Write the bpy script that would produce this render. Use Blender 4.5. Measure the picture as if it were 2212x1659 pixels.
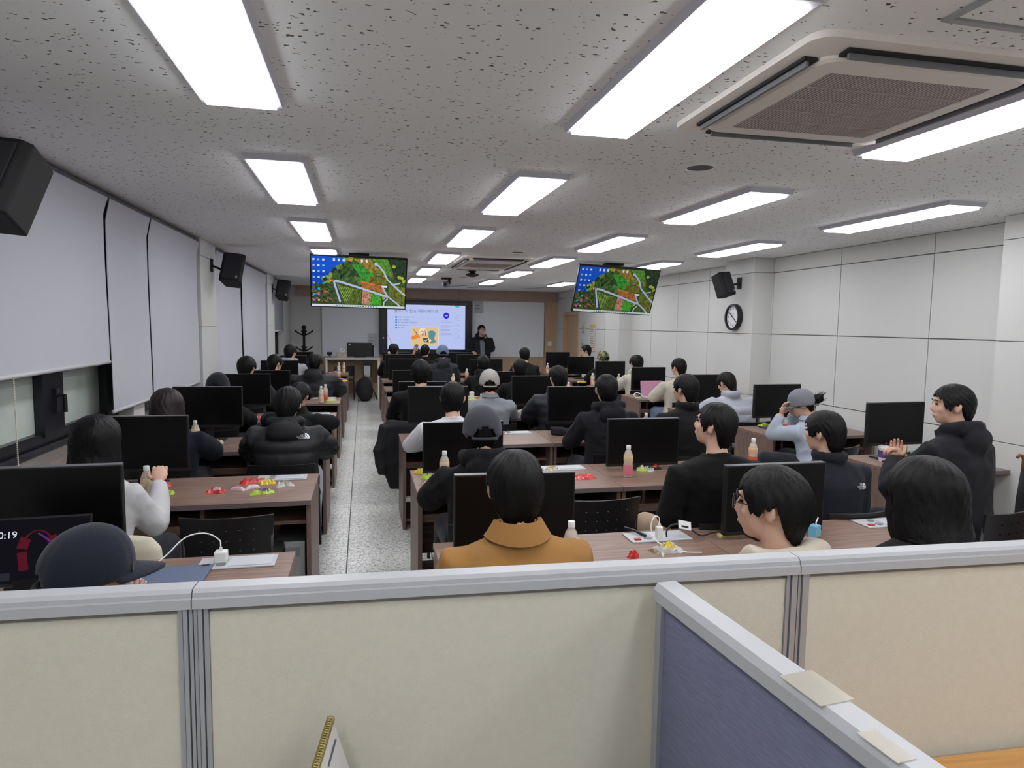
import bpy, bmesh, math, random
import numpy as np
from mathutils import Vector, Matrix
from mathutils.bvhtree import BVHTree
PI = math.pi
for o in list(bpy.data.objects): bpy.data.objects.remove(o)
SC = bpy.context.scene
COL = SC.collection
random.seed(7)
# ------------------------------------------------------------ camera, world, exposure
FPX, HC = 1417.36, 1.679
YAW, PITCH, ROLL = .2229, -.0898, .0146
F = Vector((math.sin(YAW)*math.cos(PITCH), math.cos(YAW)*math.cos(PITCH), math.sin(PITCH)))
R0 = Vector((math.cos(YAW), -math.sin(YAW), 0)); U0 = R0.cross(F)
CR = R0*math.cos(ROLL)+U0*math.sin(ROLL); CU = U0*math.cos(ROLL)-R0*math.sin(ROLL)
cd = bpy.data.cameras.new('camera'); cam = bpy.data.objects.new('camera', cd); COL.objects.link(cam)
cd.sensor_width = 36; cd.lens = FPX/2212*36; cd.clip_start = .05
cam.matrix_world = Matrix(((CR.x, CU.x, -F.x, 0), (CR.y, CU.y, -F.y, 0), (CR.z, CU.z, -F.z, HC), (0, 0, 0, 1)))
SC.camera = cam
w = bpy.data.worlds.new('world'); SC.world = w; w.use_nodes = True
w.node_tree.nodes['Background'].inputs[0].default_value = (.05, .07, .10, 1)
w.node_tree.nodes['Background'].inputs[1].default_value = .5
SC.view_settings.view_transform = 'Standard'; SC.view_settings.look = 'None'
SC.view_settings.gamma = 1; SC.view_settings.use_curve_mapping = False
SC.view_settings.exposure = 0.0
LAMP = 13.5

def ray(u, v):
    d = CR*((u-1106)/FPX)+CU*(-(v-829.5)/FPX)+F
    return d
def atz(u, v, z):
    d = ray(u, v); return Vector((0, 0, HC))+d*((z-HC)/d.z)
def aty(u, v, y):
    d = ray(u, v); return Vector((0, 0, HC))+d*(y/d.y)
def atx(u, v, x):
    d = ray(u, v); return Vector((0, 0, HC))+d*(x/d.x)

# ------------------------------------------------------------ materials
MATS = {}
def srgb(c):
    return tuple(((x/255)/12.92 if x/255 <= .04045 else ((x/255+.055)/1.055)**2.4) for x in c)
def mat(name, rgb=None, rough=.5, metal=0, spec=.5, bump=0, bscale=40, var=0, vscale=8, emit=None, estr=1, trans=0, alpha=1, stretch=(1, 1, 1), coat=0, sheen=0):
    if name in MATS: return MATS[name]
    m = bpy.data.materials.new(name); m.use_nodes = True; MATS[name] = m
    nt = m.node_tree; b = nt.nodes['Principled BSDF']
    c = srgb(rgb) if rgb else (.5, .5, .5)
    b.inputs['Base Color'].default_value = (*c, 1); b.inputs['Roughness'].default_value = rough
    b.inputs['Metallic'].default_value = metal; b.inputs['Specular IOR Level'].default_value = spec
    b.inputs['Transmission Weight'].default_value = trans; b.inputs['Alpha'].default_value = alpha
    b.inputs['Coat Weight'].default_value = coat; b.inputs['Sheen Weight'].default_value = sheen
    if emit:
        b.inputs['Emission Color'].default_value = (*srgb(emit), 1); b.inputs['Emission Strength'].default_value = estr
    if bump or var:
        tc = nt.nodes.new('ShaderNodeTexCoord'); mp = nt.nodes.new('ShaderNodeMapping'); mp.inputs['Scale'].default_value = stretch
        nt.links.new(tc.outputs['Object'], mp.inputs['Vector'])
    if bump:
        n = nt.nodes.new('ShaderNodeTexNoise'); n.inputs['Scale'].default_value = bscale; n.inputs['Detail'].default_value = 3
        bp = nt.nodes.new('ShaderNodeBump'); bp.inputs['Strength'].default_value = bump; bp.inputs['Distance'].default_value = .004
        nt.links.new(mp.outputs[0], n.inputs['Vector']); nt.links.new(n.outputs[0], bp.inputs['Height']); nt.links.new(bp.outputs[0], b.inputs['Normal'])
    if var:
        n = nt.nodes.new('ShaderNodeTexNoise'); n.inputs['Scale'].default_value = vscale; n.inputs['Detail'].default_value = 5
        r = nt.nodes.new('ShaderNodeValToRGB'); r.color_ramp.elements[0].position = .3; r.color_ramp.elements[1].position = .7
        r.color_ramp.elements[0].color = (*[x*(1-var) for x in c], 1); r.color_ramp.elements[1].color = (*[min(1, x*(1+var)) for x in c], 1)
        nt.links.new(mp.outputs[0], n.inputs['Vector']); nt.links.new(n.outputs[0], r.inputs[0]); nt.links.new(r.outputs[0], b.inputs['Base Color'])
    return m
def emis(name, rgb, s=1.0):
    if name in MATS: return MATS[name]
    m = bpy.data.materials.new(name); m.use_nodes = True; MATS[name] = m
    nt = m.node_tree; nt.nodes.clear(); e = nt.nodes.new('ShaderNodeEmission'); o = nt.nodes.new('ShaderNodeOutputMaterial')
    e.inputs[0].default_value = (*srgb(rgb), 1); e.inputs[1].default_value = s; nt.links.new(e.outputs[0], o.inputs[0]); return m

def ceiling_mat():
    m = mat('fissured_ceiling_tile', (166, 163, 162), .95)
    nt = m.node_tree; b = nt.nodes['Principled BSDF']; N = nt.nodes.new; L = nt.links.new
    tc = N('ShaderNodeTexCoord'); mp = N('ShaderNodeMapping'); mp.inputs['Scale'].default_value = (36, 66, 30); mp.inputs['Rotation'].default_value = (0, 0, .5)
    nz = N('ShaderNodeTexNoise'); nz.inputs['Scale'].default_value = 45; nz.inputs['Detail'].default_value = 2
    L(tc.outputs['Object'], nz.inputs['Vector'])
    ad = N('ShaderNodeMixRGB'); ad.blend_type = 'ADD'; ad.inputs[0].default_value = .034
    L(tc.outputs['Object'], ad.inputs[1]); L(nz.outputs['Color'], ad.inputs[2]); L(ad.outputs[0], mp.inputs['Vector'])
    v = N('ShaderNodeTexVoronoi'); v.inputs['Scale'].default_value = 1.0; L(mp.outputs[0], v.inputs['Vector'])
    lt = N('ShaderNodeMath'); lt.operation = 'LESS_THAN'
    sp = N('ShaderNodeSeparateColor'); L(v.outputs['Color'], sp.inputs[0])
    mr = N('ShaderNodeMapRange'); mr.inputs['From Min'].default_value = .25; mr.inputs['From Max'].default_value = 1; mr.inputs['To Min'].default_value = 0; mr.inputs['To Max'].default_value = .30
    L(sp.outputs[0], mr.inputs['Value']); L(v.outputs['Distance'], lt.inputs[0]); L(mr.outputs[0], lt.inputs[1])
    mx = N('ShaderNodeMixRGB'); mx.inputs[1].default_value = (*srgb((241, 243, 244)), 1); mx.inputs[2].default_value = (*srgb((96, 93, 92)), 1)
    L(lt.outputs[0], mx.inputs[0]); L(mx.outputs[0], b.inputs['Base Color'])
    bp = N('ShaderNodeBump'); bp.inputs['Strength'].default_value = .6; bp.inputs['Distance'].default_value = .004; bp.invert = True
    L(lt.outputs[0], bp.inputs['Height']); L(bp.outputs[0], b.inputs['Normal']); return m
def terrazzo_mat():
    m = mat('speckled_floor_tile', (150, 151, 148), .34)
    nt = m.node_tree; b = nt.nodes['Principled BSDF']; N = nt.nodes.new; L = nt.links.new
    tc = N('ShaderNodeTexCoord'); n = N('ShaderNodeTexNoise'); n.inputs['Scale'].default_value = 55; n.inputs['Detail'].default_value = 1.5; n.inputs['Distortion'].default_value = 1.2
    r = N('ShaderNodeValToRGB'); e = r.color_ramp.elements
    e[0].position = .38; e[0].color = (*srgb((158, 159, 156)), 1); e[1].position = .50; e[1].color = (*srgb((218, 219, 214)), 1)
    x = r.color_ramp.elements.new(.62); x.color = (*srgb((234, 234, 230)), 1)
    L(tc.outputs['Object'], n.inputs['Vector']); L(n.outputs[0], r.inputs[0]); L(r.outputs[0], b.inputs['Base Color']); return m
def wood_mat(name, c1, c2, rough=.35, sc=(2, 30, 30)):
    m = mat(name, c1, rough); nt = m.node_tree; b = nt.nodes['Principled BSDF']; N = nt.nodes.new; L = nt.links.new
    tc = N('ShaderNodeTexCoord'); mp = N('ShaderNodeMapping'); mp.inputs['Scale'].default_value = sc
    n = N('ShaderNodeTexNoise'); n.inputs['Scale'].default_value = 1.6; n.inputs['Detail'].default_value = 6; n.inputs['Distortion'].default_value = .6
    r = N('ShaderNodeValToRGB'); e = r.color_ramp.elements
    e[0].position = .3; e[0].color = (*srgb(c1), 1); e[1].position = .7; e[1].color = (*srgb(c2), 1)
    L(tc.outputs['Object'], mp.inputs['Vector']); L(mp.outputs[0], n.inputs['Vector']); L(n.outputs[0], r.inputs[0]); L(r.outputs[0], b.inputs['Base Color']); return m
def fabric_rib_mat():
    m = mat('blue_ribbed_fabric', (84, 86, 118), .9); nt = m.node_tree; b = nt.nodes['Principled BSDF']; N = nt.nodes.new; L = nt.links.new
    tc = N('ShaderNodeTexCoord'); mp = N('ShaderNodeMapping'); mp.inputs['Scale'].default_value = (40, 40, 420)
    n = N('ShaderNodeTexNoise'); n.inputs['Scale'].default_value = 1; n.inputs['Detail'].default_value = 3
    r = N('ShaderNodeValToRGB'); e = r.color_ramp.elements; e[0].position = .3; e[0].color = (*srgb((108, 110, 136)), 1); e[1].position = .75; e[1].color = (*srgb((126, 128, 154)), 1)
    bp = N('ShaderNodeBump'); bp.inputs['Strength'].default_value = .5; bp.inputs['Distance'].default_value = .002
    L(tc.outputs['Object'], mp.inputs['Vector']); L(mp.outputs[0], n.inputs['Vector']); L(n.outputs[0], r.inputs[0]); L(r.outputs[0], b.inputs['Base Color']); L(n.outputs[0], bp.inputs['Height']); L(bp.outputs[0], b.inputs['Normal']); return m

M_WALL = mat('white_wall_panel', (206, 206, 203), .55, bump=.08, bscale=220)
M_JOINT = mat('dark_joint', (120, 120, 118), .8)
M_CEIL = ceiling_mat(); M_TILE = terrazzo_mat()
M_WAL = wood_mat('walnut_laminate', (110, 86, 74), (146, 119, 106), .38)
M_WALV = wood_mat('walnut_laminate_side', (104, 83, 75), (132, 109, 99), .42, (30, 30, 2))
M_EDGE = mat('grey_brown_edge_band', (110, 98, 96), .45)
M_TAN = wood_mat('tan_wall_board', (186, 156, 126), (200, 170, 138), .5, (30, 30, 2))
M_TANB = wood_mat('brown_beam_board', (168, 142, 128), (182, 154, 140), .5, (2, 30, 30))
M_OAK = wood_mat('honey_oak_desktop', (196, 142, 78), (212, 160, 96), .4)
M_BLK = mat('black_plastic', (22, 22, 25), .42)
M_BLKM = mat('black_matte', (16, 16, 19), .75)
M_SCR = mat('black_screen', (7, 7, 9), .32, spec=.25)
M_BEZ = mat('monitor_bezel', (16, 16, 18), .4)
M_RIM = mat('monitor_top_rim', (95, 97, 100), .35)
M_MET = mat('brushed_aluminium', (168, 170, 174), .4, metal=.3)
M_SIL = mat('silver_plastic', (184, 186, 190), .4)
M_GRY = mat('mid_grey_plastic', (120, 122, 128), .5)
M_WHT = mat('white_plastic', (230, 230, 228), .35)
M_BLIND = mat('grey_roller_fabric', (190, 191, 200), .9, bump=.1, bscale=400)
M_TUBE = mat('dark_blind_tube', (92, 93, 102), .6)
M_BLIND2 = mat('dark_grey_roller_fabric', (140, 142, 150), .9)
M_BEIGE = mat('beige_partition_fabric', (206, 202, 186), .85, bump=.25, bscale=500, var=.02, vscale=60)
M_RAIL = mat('light_grey_rail', (176, 178, 181), .4)
M_DIFF = emis('lamp_diffuser', (250, 251, 255), LAMP)
M_LFR = mat('grey_lamp_frame', (196, 196, 206), .6)
M_ACW = mat('aged_white_plastic', (240, 234, 228), .5)
M_ACG = mat('grille_grey', (190, 182, 178), .7)
M_DARK = mat('dark_slot', (35, 34, 36), .8)
M_FRG = mat('frosted_glass', (190, 199, 192), .25, var=.12, vscale=3)
M_SKIN = mat('skin', (214, 172, 150), .55, spec=.4)
M_SKIN2 = mat('skin_tan', (190, 146, 122), .55, spec=.4)
M_LIP = mat('lips', (176, 112, 104), .5)
M_HAIR = mat('black_hair', (9, 8, 9), .5, spec=.22, bump=.55, bscale=1.4, stretch=(110, 110, 12))
M_HAIR2 = mat('dark_brown_hair', (38, 26, 27), .5, spec=.35, bump=.55, bscale=1.4, stretch=(110, 110, 12))
M_EYE = mat('eye_dark', (20, 16, 15), .3)
M_LENS = mat('clear_lens', (200, 205, 210), .1, alpha=.25)
M_SILL = mat('granite_sill', (150, 141, 134), .35, var=.2, vscale=60)
def cloth(name, rgb, rough=.9, sheen=.15): return mat(name, rgb, rough, bump=.35, bscale=350, sheen=sheen, spec=.25)

# ------------------------------------------------------------ mesh builder
class MB:
    def __init__(s): s.v = []; s.f = []; s.m = []
    def add(s, vs, fs, mi=0, T=None):
        n = len(s.v)
        for p in vs:
            s.v.append(tuple(T @ Vector(p)) if T else tuple(p))
        for f in fs: s.f.append(tuple(i+n for i in f)); s.m.append(mi)
        return s
    def box(s, x0, x1, y0, y1, z0, z1, mi=0, T=None, ch=0):
        if ch:
            bm = bmesh.new(); bmesh.ops.create_cube(bm, size=1)
            for v in bm.verts: v.co = ((x0+x1)/2+v.co.x*(x1-x0), (y0+y1)/2+v.co.y*(y1-y0), (z0+z1)/2+v.co.z*(z1-z0))
            bmesh.ops.bevel(bm, geom=bm.edges[:], offset=ch, segments=2, affect='EDGES', profile=.5)
            bm.verts.index_update(); vs = [tuple(v.co) for v in bm.verts]; fs = [tuple(v.index for v in f.verts) for f in bm.faces]; bm.free()
            return s.add(vs, fs, mi, T)
        vs = [(x, y, z) for z in (z0, z1) for y in (y0, y1) for x in (x0, x1)]
        return s.add(vs, [(0, 2, 3, 1), (4, 5, 7, 6), (0, 1, 5, 4), (2, 6, 7, 3), (0, 4, 6, 2), (1, 3, 7, 5)], mi, T)
    def lathe(s, prof, c=(0, 0, 0), seg=16, mi=0, T=None, cap=True):
        vs = []; n = len(prof)
        for (r, z) in prof:
            for k in range(seg):
                a = 2*PI*k/seg; vs.append((c[0]+r*math.cos(a), c[1]+r*math.sin(a), c[2]+z))
        fs = [(i*seg+k, i*seg+(k+1) % seg, (i+1)*seg+(k+1) % seg, (i+1)*seg+k) for i in range(n-1) for k in range(seg)]
        if cap:
            fs.append(tuple(range(seg-1, -1, -1))); fs.append(tuple((n-1)*seg+k for k in range(seg)))
        return s.add(vs, fs, mi, T)
    def tube(s, pts, rad, seg=8, mi=0, T=None, flat=1.0):
        P = [Vector(p) for p in pts]; n = len(P); rad = rad if isinstance(rad, (list, tuple)) else [rad]*n
        vs = []; up = None
        for i in range(n):
            d = (P[min(i+1, n-1)]-P[max(i-1, 0)])
            if d.length < 1e-9: d = Vector((0, 0, 1))
            d.normalize()
            if up is None:
                up = Vector((0, 0, 1)) if abs(d.z) < .9 else Vector((0, 1, 0))
            a = d.cross(up).normalized(); b = a.cross(d).normalized(); up = b
            for k in range(seg):
                t = 2*PI*k/seg; vs.append(tuple(P[i]+a*math.cos(t)*rad[i]+b*math.sin(t)*rad[i]*flat))
        fs = [(i*seg+k, i*seg+(k+1) % seg, (i+1)*seg+(k+1) % seg, (i+1)*seg+k) for i in range(n-1) for k in range(seg)]
        fs.append(tuple(range(seg-1, -1, -1))); fs.append(tuple((n-1)*seg+k for k in range(seg)))
        return s.add(vs, fs, mi, T)
    def ell(s, c, r, seg=14, mi=0, T=None, rot=None):
        rg = max(6, seg//2+1); vs = [(0, 0, 1)]
        for i in range(1, rg):
            th = PI*i/rg
            for k in range(seg):
                a = 2*PI*k/seg; vs.append((math.sin(th)*math.cos(a), math.sin(th)*math.sin(a), math.cos(th)))
        vs.append((0, 0, -1))
        M = Matrix.Diagonal((*r, 1)); M = (rot.to_4x4() @ M) if rot else M
        vs = [tuple((M @ Vector(v))+Vector(c)) for v in vs]; e = len(vs)-1
        fs = [(0, 1+k, 1+(k+1) % seg) for k in range(seg)]
        for i in range(rg-2):
            for k in range(seg):
                a = 1+i*seg; fs.append((a+k, a+seg+k, a+seg+(k+1) % seg, a+(k+1) % seg))
        a = 1+(rg-2)*seg; fs += [(a+k, e, a+(k+1) % seg) for k in range(seg)]
        return s.add(vs, fs, mi, T)
    def rings(s, R, seg=22, mi=0, T=None, pw=2.4):
        vs = []
        for (c, a, b) in R:
            for k in range(seg):
                t = 2*PI*k/seg; ct, st = math.cos(t), math.sin(t)
                vs.append((c[0]+a*math.copysign(abs(ct)**(2/pw), ct), c[1]+b*math.copysign(abs(st)**(2/pw), st), c[2]))
        n = len(R); fs = [(i*seg+k, i*seg+(k+1) % seg, (i+1)*seg+(k+1) % seg, (i+1)*seg+k) for i in range(n-1) for k in range(seg)]
        fs.append(tuple(range(seg-1, -1, -1))); fs.append(tuple((n-1)*seg+k for k in range(seg)))
        return s.add(vs, fs, mi, T)
    def poly(s, pts, th, mi=0, T=None):     # flat outline in x,z given thickness th along y
        n = len(pts); vs = [(x, 0, z) for x, z in pts]+[(x, th, z) for x, z in pts]
        fs = [tuple(range(n)), tuple(range(2*n-1, n-1, -1))]+[(i, n+i, n+(i+1) % n, (i+1) % n) for i in range(n)]
        return s.add(vs, fs, mi, T)
    def merge(s, o, T=None):
        n = len(s.v)
        for p in o.v: s.v.append(tuple(T @ Vector(p)) if T else p)
        for f, m in zip(o.f, o.m): s.f.append(tuple(i+n for i in f)); s.m.append(m)
        return s
    def mesh(s, name, mats, smooth=False):
        me = bpy.data.meshes.new(name); me.from_pydata(s.v, [], s.f)
        if not isinstance(mats, (list, tuple)): mats = [mats]
        for m in mats: me.materials.append(m)
        me.polygons.foreach_set('material_index', s.m)
        if smooth: me.polygons.foreach_set('use_smooth', [True]*len(s.f))
        me.update(); return me
    def build(s, name, mats, parent=None, smooth=False, loc=None):
        me = s.mesh(name, mats, smooth)
        if smooth == 'auto':
            me.polygons.foreach_set('use_smooth', [True]*len(s.f)); me.set_sharp_from_angle(angle=.6)
        o = bpy.data.objects.new(name, me); COL.objects.link(o)
        if parent: o.parent = parent
        if loc: o.location = loc
        return o
def fixn(o):
    bm = bmesh.new(); bm.from_mesh(o.data); bmesh.ops.recalc_face_normals(bm, faces=bm.faces[:]); bm.to_mesh(o.data); bm.free(); return o
def tag(o, label, cat, group=None, kind=None):
    if label: o['label'] = label
    if cat: o['category'] = cat
    if group: o['group'] = group
    if kind: o['kind'] = kind
    return o
def struct(o): o['kind'] = 'structure'; return o
def thing(name, label, cat, loc=(0, 0, 0), rz=0, group=None, rot=None):
    o = bpy.data.objects.new(name, None); COL.objects.link(o); o.empty_display_size = .1
    o.location = loc; o.rotation_euler = rot if rot else (0, 0, rz); return tag(o, label, cat, group)
def kids(o): return KIDS.get(o.name, [])
def copy_tree(o, parent=None, label=None, loc=None, rz=None, top=True):
    c = o.copy(); COL.objects.link(c)
    if parent: c.parent = parent
    if label: c['label'] = label
    if loc is not None: c.location = loc
    if rz is not None: c.rotation_euler = (0, 0, rz)
    for ch in o.children: copy_tree(ch, c)
    return c
def T3(loc, rz=0, rx=0, ry=0): return Matrix.Translation(loc) @ Matrix.Rotation(rz, 4, 'Z') @ Matrix.Rotation(rx, 4, 'X') @ Matrix.Rotation(ry, 4, 'Y')
TXT = {}
def text_mb(s, size, ext=0.0, T=None, align='CENTER', mi=0, shear=0):
    key = (s, size, ext, align)
    if key not in TXT:
        cu = bpy.data.curves.new('t', 'FONT'); cu.body = s; cu.size = size; cu.extrude = ext; cu.align_x = align; cu.align_y = 'CENTER'; cu.resolution_u = 3; cu.shear = shear
        ob = bpy.data.objects.new('t', cu); COL.objects.link(ob)
        dg = bpy.context.evaluated_depsgraph_get(); me = bpy.data.meshes.new_from_object(ob.evaluated_get(dg))
        TXT[key] = ([tuple(v.co) for v in me.vertices], [tuple(p.vertices) for p in me.polygons])
        bpy.data.objects.remove(ob); bpy.data.curves.remove(cu); bpy.data.meshes.remove(me)
    vs, fs = TXT[key]; mb = MB(); mb.add(vs, fs, mi, T); return mb
FACE_Y = Matrix.Rotation(PI/2, 4, 'X')           # text plane XY -> XZ, readable from -Y

# ------------------------------------------------------------ room shell
ZC = 2.515; XR = 4.78; XP = 4.53; YF = 16.1; YB = -4.0
fl = struct(MB().box(-2.2, 5.2, YB-.3, YF+.3, -.12, -.012).build('floor', M_JOINT))
tb = MB().box(-.2955, .2955, -.2985, .2985, -.012, 0).mesh('tile', M_TILE)
GX = -.1234
nt_ = 0
for i in range(-3, 8):
    for j in range(0, 27):
        o = bpy.data.objects.new('tile', tb); COL.objects.link(o); o.parent = fl
        o.location = (GX+.3+.6*i, .1+.3+.6*j+.112, 0); nt_ += 1
struct(MB().box(-2.2, 5.2, YB, YF+.3, ZC, ZC+.1).build('ceiling', M_CEIL))
struct(MB().box(-2.2, 5.2, YB-.1, YB, 0, ZC).build('wall_back', M_WALL))
# right wall: backing + separate panels with open joints
wr = struct(MB().box(XR+.012, XR+.15, YB, 14.28, 0, ZC).box(XR+.012, XR+.15, 15.42, YF, 0, ZC).box(XR+.012, XR+.15, 14.28, 15.42, 2.0, ZC).box(XR+.145, XR+.2, 14.2, 15.5, 0, 2.1).build('wall_right', M_JOINT))
def wpanel(y0, y1, z0, z1, x=XR, par=None, t=.03):
    g = .005
    return MB().box(x, x+t, y0+g, y1-g, z0+g, z1-g).build('wall_panel', M_WALL, par or wr)
ZR = [0, .88, 1.614, 2.342, ZC]
YV = [-3.9, -2.7, -1.5, -.3, .9, 2.1, 3.2, 3.93, 4.77, 5.90, 7.03, 8.53, 9.47, 10.42, 11.4, 12.64, 14.28]
for a, b in zip(YV[:-1], YV[1:]):
    for c, d in zip(ZR[:-1], ZR[1:]): wpanel(a, b, c, d)
for c, d in zip([2.0, 2.342], [2.342, ZC]): wpanel(14.28, 15.42, c, d)
for c, d in zip(ZR[:-1], ZR[1:]): wpanel(15.42, YF, c, d)
PIL = []
for n, (y0, y1) in enumerate([(3.05, 3.93), (7.05, 7.68), (11.25, 11.92)]):
    p = struct(MB().box(XP+.012, XR+.02, y0+.012, y1-.012, 0, ZC).build('trim_%d' % (n+1), M_JOINT)); PIL.append(p)
    for c, d in zip(ZR[:-1], ZR[1:]):
        MB().box(XP, XP+.012, y0, y1, c+.003, d-.003).box(XP+.012, XR, y0, y0+.012, c+.003, d-.003).box(XP+.012, XR, y1-.012, y1, c+.003, d-.003).build('wall_panel', M_WALL, p)
# door in the right wall at the front
dr = struct(MB().box(XR+.05, XR+.14, 14.34, 15.36, 0, 1.94).build('door_1', M_TAN))
MB().box(XR-.02, XR+.14, 14.28, 14.34, 0, 2.0).box(XR-.02, XR+.14, 15.36, 15.42, 0, 2.0).box(XR-.02, XR+.14, 14.34, 15.36, 1.94, 2.0).build('door_frame', M_TAN, dr)
MB().box(XR+.0, XR+.03, 14.42, 14.54, .98, 1.0).box(XR+.03, XR+.05, 14.40, 14.46, .93, 1.05).build('door_handle', M_MET, dr)
# front wall
wf = struct(MB().box(-2.2, 5.2, YF+.02, YF+.2, 0, ZC).build('wall_front', M_WALL))
for i in range(5):
    MB().box(-1.5+i*1.256, -1.5+(i+1)*1.256-.004, YF-.10, YF+.02, 2.27, ZC).build('beam_panel', M_TANB, wf)
for i in range(5):
    MB().box(-1.5+i*1.2, -1.5+(i+1)*1.2-.004, YF-.03, YF+.02, 0, .86).build('wood_panel', M_TAN, wf)
MB().box(4.47, XR, YF-.05, YF+.02, 0, ZC).build('wood_panel', M_TAN, wf)
for nm, x0, x1, lb in (('whiteboard', -.95, .36, 'large grey-white whiteboard behind the coat stand'), ('whiteboard', 2.62, 4.45, 'large grey-white whiteboard behind the standing presenter')):
    t = thing(nm, lb, 'whiteboard', ((x0+x1)/2, YF, 1.55)); h = (x1-x0)/2
    MB().box(-h, h, -.02, .0, -.67, .71).build('board', mat('board_surface', (236, 240, 246), .35), t)
    MB().box(-h, h, -.028, -.02, .70, .72).box(-h, h, -.05, -.02, -.69, -.67).box(-h-.01, -h, -.028, -.0, -.69, .72).box(h, h+.01, -.028, 0, -.69, .72).build('frame', M_MET, t)
# left wall: lower wall, sill, pilasters, windows
XL = -1.80
wl = struct(MB().box(-2.2, XL-.02, YB, YF, 0, .90).box(-2.2, XL-.02, YB, YF, 2.40, ZC).box(-2.2, -1.66, 14.75, YF, 0, ZC).box(-2.2, -1.66, YB, 2.2, 0, ZC).build('wall_left', M_WALL))
struct(MB().box(XL-.02, -1.60, 2.2, 14.75, .89, .925).build('trim_4', M_SILL))
struct(MB().box(-1.72, -1.62, 2.2, 14.75, 0, .89).build('trim_5', M_WALL))
for n, (y0, y1) in enumerate([(7.30, 8.02), (12.1, 12.98)]):
    p = struct(MB().box(-2.1, -1.632, y0+.01, y1-.01, 0, ZC).build('trim_%d' % (6+n), M_JOINT))
    for c, d in ((0, .88), (.88, 1.614), (1.614, 2.342), (2.342, ZC)):
        MB().box(-2.1, -1.62, y0, y1, c+.003, d-.003).build('wall_panel', M_WALL, p)
wn = 0
M_WFR = mat('black_window_frame', (24, 24, 30), .35)
def window(y0, y1, stiles):
    global wn; wn += 1
    e = bpy.data.objects.new('window_%d' % wn, None); COL.objects.link(e); struct(e); e.location = (XL, (y0+y1)/2, 1.6); yc = (y0+y1)/2
    fm = MB().box(-.06, .02, y0-yc, y1-yc, -.675, -.575).box(-.06, .02, y0-yc, y1-yc, .68, .80)
    for s, wd in stiles: fm.box(-.05, .03, s-yc, s+wd-yc, -.60, .70)
    fm.build('window_frame', M_WFR, e)
    ys = sorted(s for s, wd in stiles)
    for (s, wd), (s2, w2) in zip(stiles[:-1], stiles[1:]):
        if s2-s-wd > .12: MB().box(-.03, -.02, s+wd-yc, s2-yc, -.60, .69).build('window_pane', M_FRG, e)
    return e, yc
e, yc = window(2.3, 5.36, [(2.3, .12), (3.2, .12), (4.18, .26), (5.12, .24)])
hd = MB().box(0.03, .05, 4.30-yc, 4.34-yc, -.47, -.33).tube([(0.05, 4.32-yc, -.37), (.085, 4.32-yc, -.37), (.085, 4.32-yc, -.47)], .012).build('window_handle', M_BLKM, e)
MB().box(.02, .06, 2.4-yc, 5.1-yc, -.674, -.665).box(.04, .05, 2.4-yc, 5.1-yc, -.665, -.64).build('window_track', mat('dark_track', (50, 50, 56), .4, metal=.5), e)
struct(MB().box(-1.86, -1.68, 5.37, 5.62, .925, 2.4).build('trim_8', M_WALL))
window(5.62, 7.30, [(5.62, .12), (6.4, .12), (7.1, .2)])
window(8.02, 12.1, [(8.02, .1), (9.4, .2), (10.7, .2), (11.9, .2)])
window(12.98, 14.75, [(12.98, .1), (13.8, .12), (14.6, .15)])
# outside lies a dim plane behind frosted panes: back wall of window bays
struct(MB().box(-2.2, -2.05, YB, YF, 0, ZC).build('wall_outer', M_WALL))

# roller blinds
def blind(y0, y1, zb, label, m=M_BLIND, ripple=0, x=-1.645):
    t = thing('roller_blind', label, 'blind', (x, (y0+y1)/2, ZC), 0, None); h = (y1-y0)/2
    MB().tube([(-.01, -h, -.045), (-.01, h, -.045)], .038, 14).build('roller_tube', M_TUBE, t, smooth='auto')
    vs = []; n = 18; nz = 10
    for j in range(nz+1):
        for i in range(n+1):
            yy = -h+.012+(2*h-.024)*i/n; zz = -.05+(zb-ZC+.05)*j/nz
            edge = max(0, abs(i/n-.5)*2-.82)*.10*(.4+j/nz)
            vs.append((-.004*math.sin(j*.5)+ripple*math.sin(i*.9)*j/nz+.028*(1-min(1, j*2)), yy, zz))
    fs = [(j*(n+1)+i, j*(n+1)+i+1, (j+1)*(n+1)+i+1, (j+1)*(n+1)+i) for j in range(nz) for i in range(n)]
    mb = MB().add(vs, fs).add([(a-.003, b, c) for a, b, c in vs], [f[::-1] for f in fs])
    mb.build('blind_fabric', m, t, smooth=True)
    MB().tube([(0, -h+.012, zb-ZC-.008), (0, h-.012, zb-ZC-.008)], .013, 8).build('hem_bar', mat('pale_hem_bar', (196, 197, 200), .5), t, smooth=True)
    return t
blind(2.5, 4.838, 1.405, 'wide grey roller blind nearest the camera, raised above a window pane')
b2 = blind(4.85, 5.71, 1.065, 'narrow grey roller blind between the raised wide blind and pillar')
blind(5.72, 7.28, 1.06, 'grey roller blind touching the near side of first left pillar')
blind(8.05, 9.72, .93, 'grey roller blind just beyond first left pillar, behind speaker', ripple=.004)
blind(9.80, 12.08, .93, 'grey roller blind ending at the second left pillar', ripple=.004)
blind(13.0, 14.6, 1.50, 'darkest grey roller blind by the front corner beyond second pillar', M_BLIND2)
ch = MB()
for k in range(64):
    z = 1.40-k*.0095; ch.ell((0, 0, z), (.004, .004, .0042), 6)
tag(ch.build('bead_chain', mat('ivory_beads', (215, 208, 190), .4), None, smooth=True, loc=(-1.60, 3.50, 0)), 'ivory bead pull chain hanging below the raised wide blind', 'chain')

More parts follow.
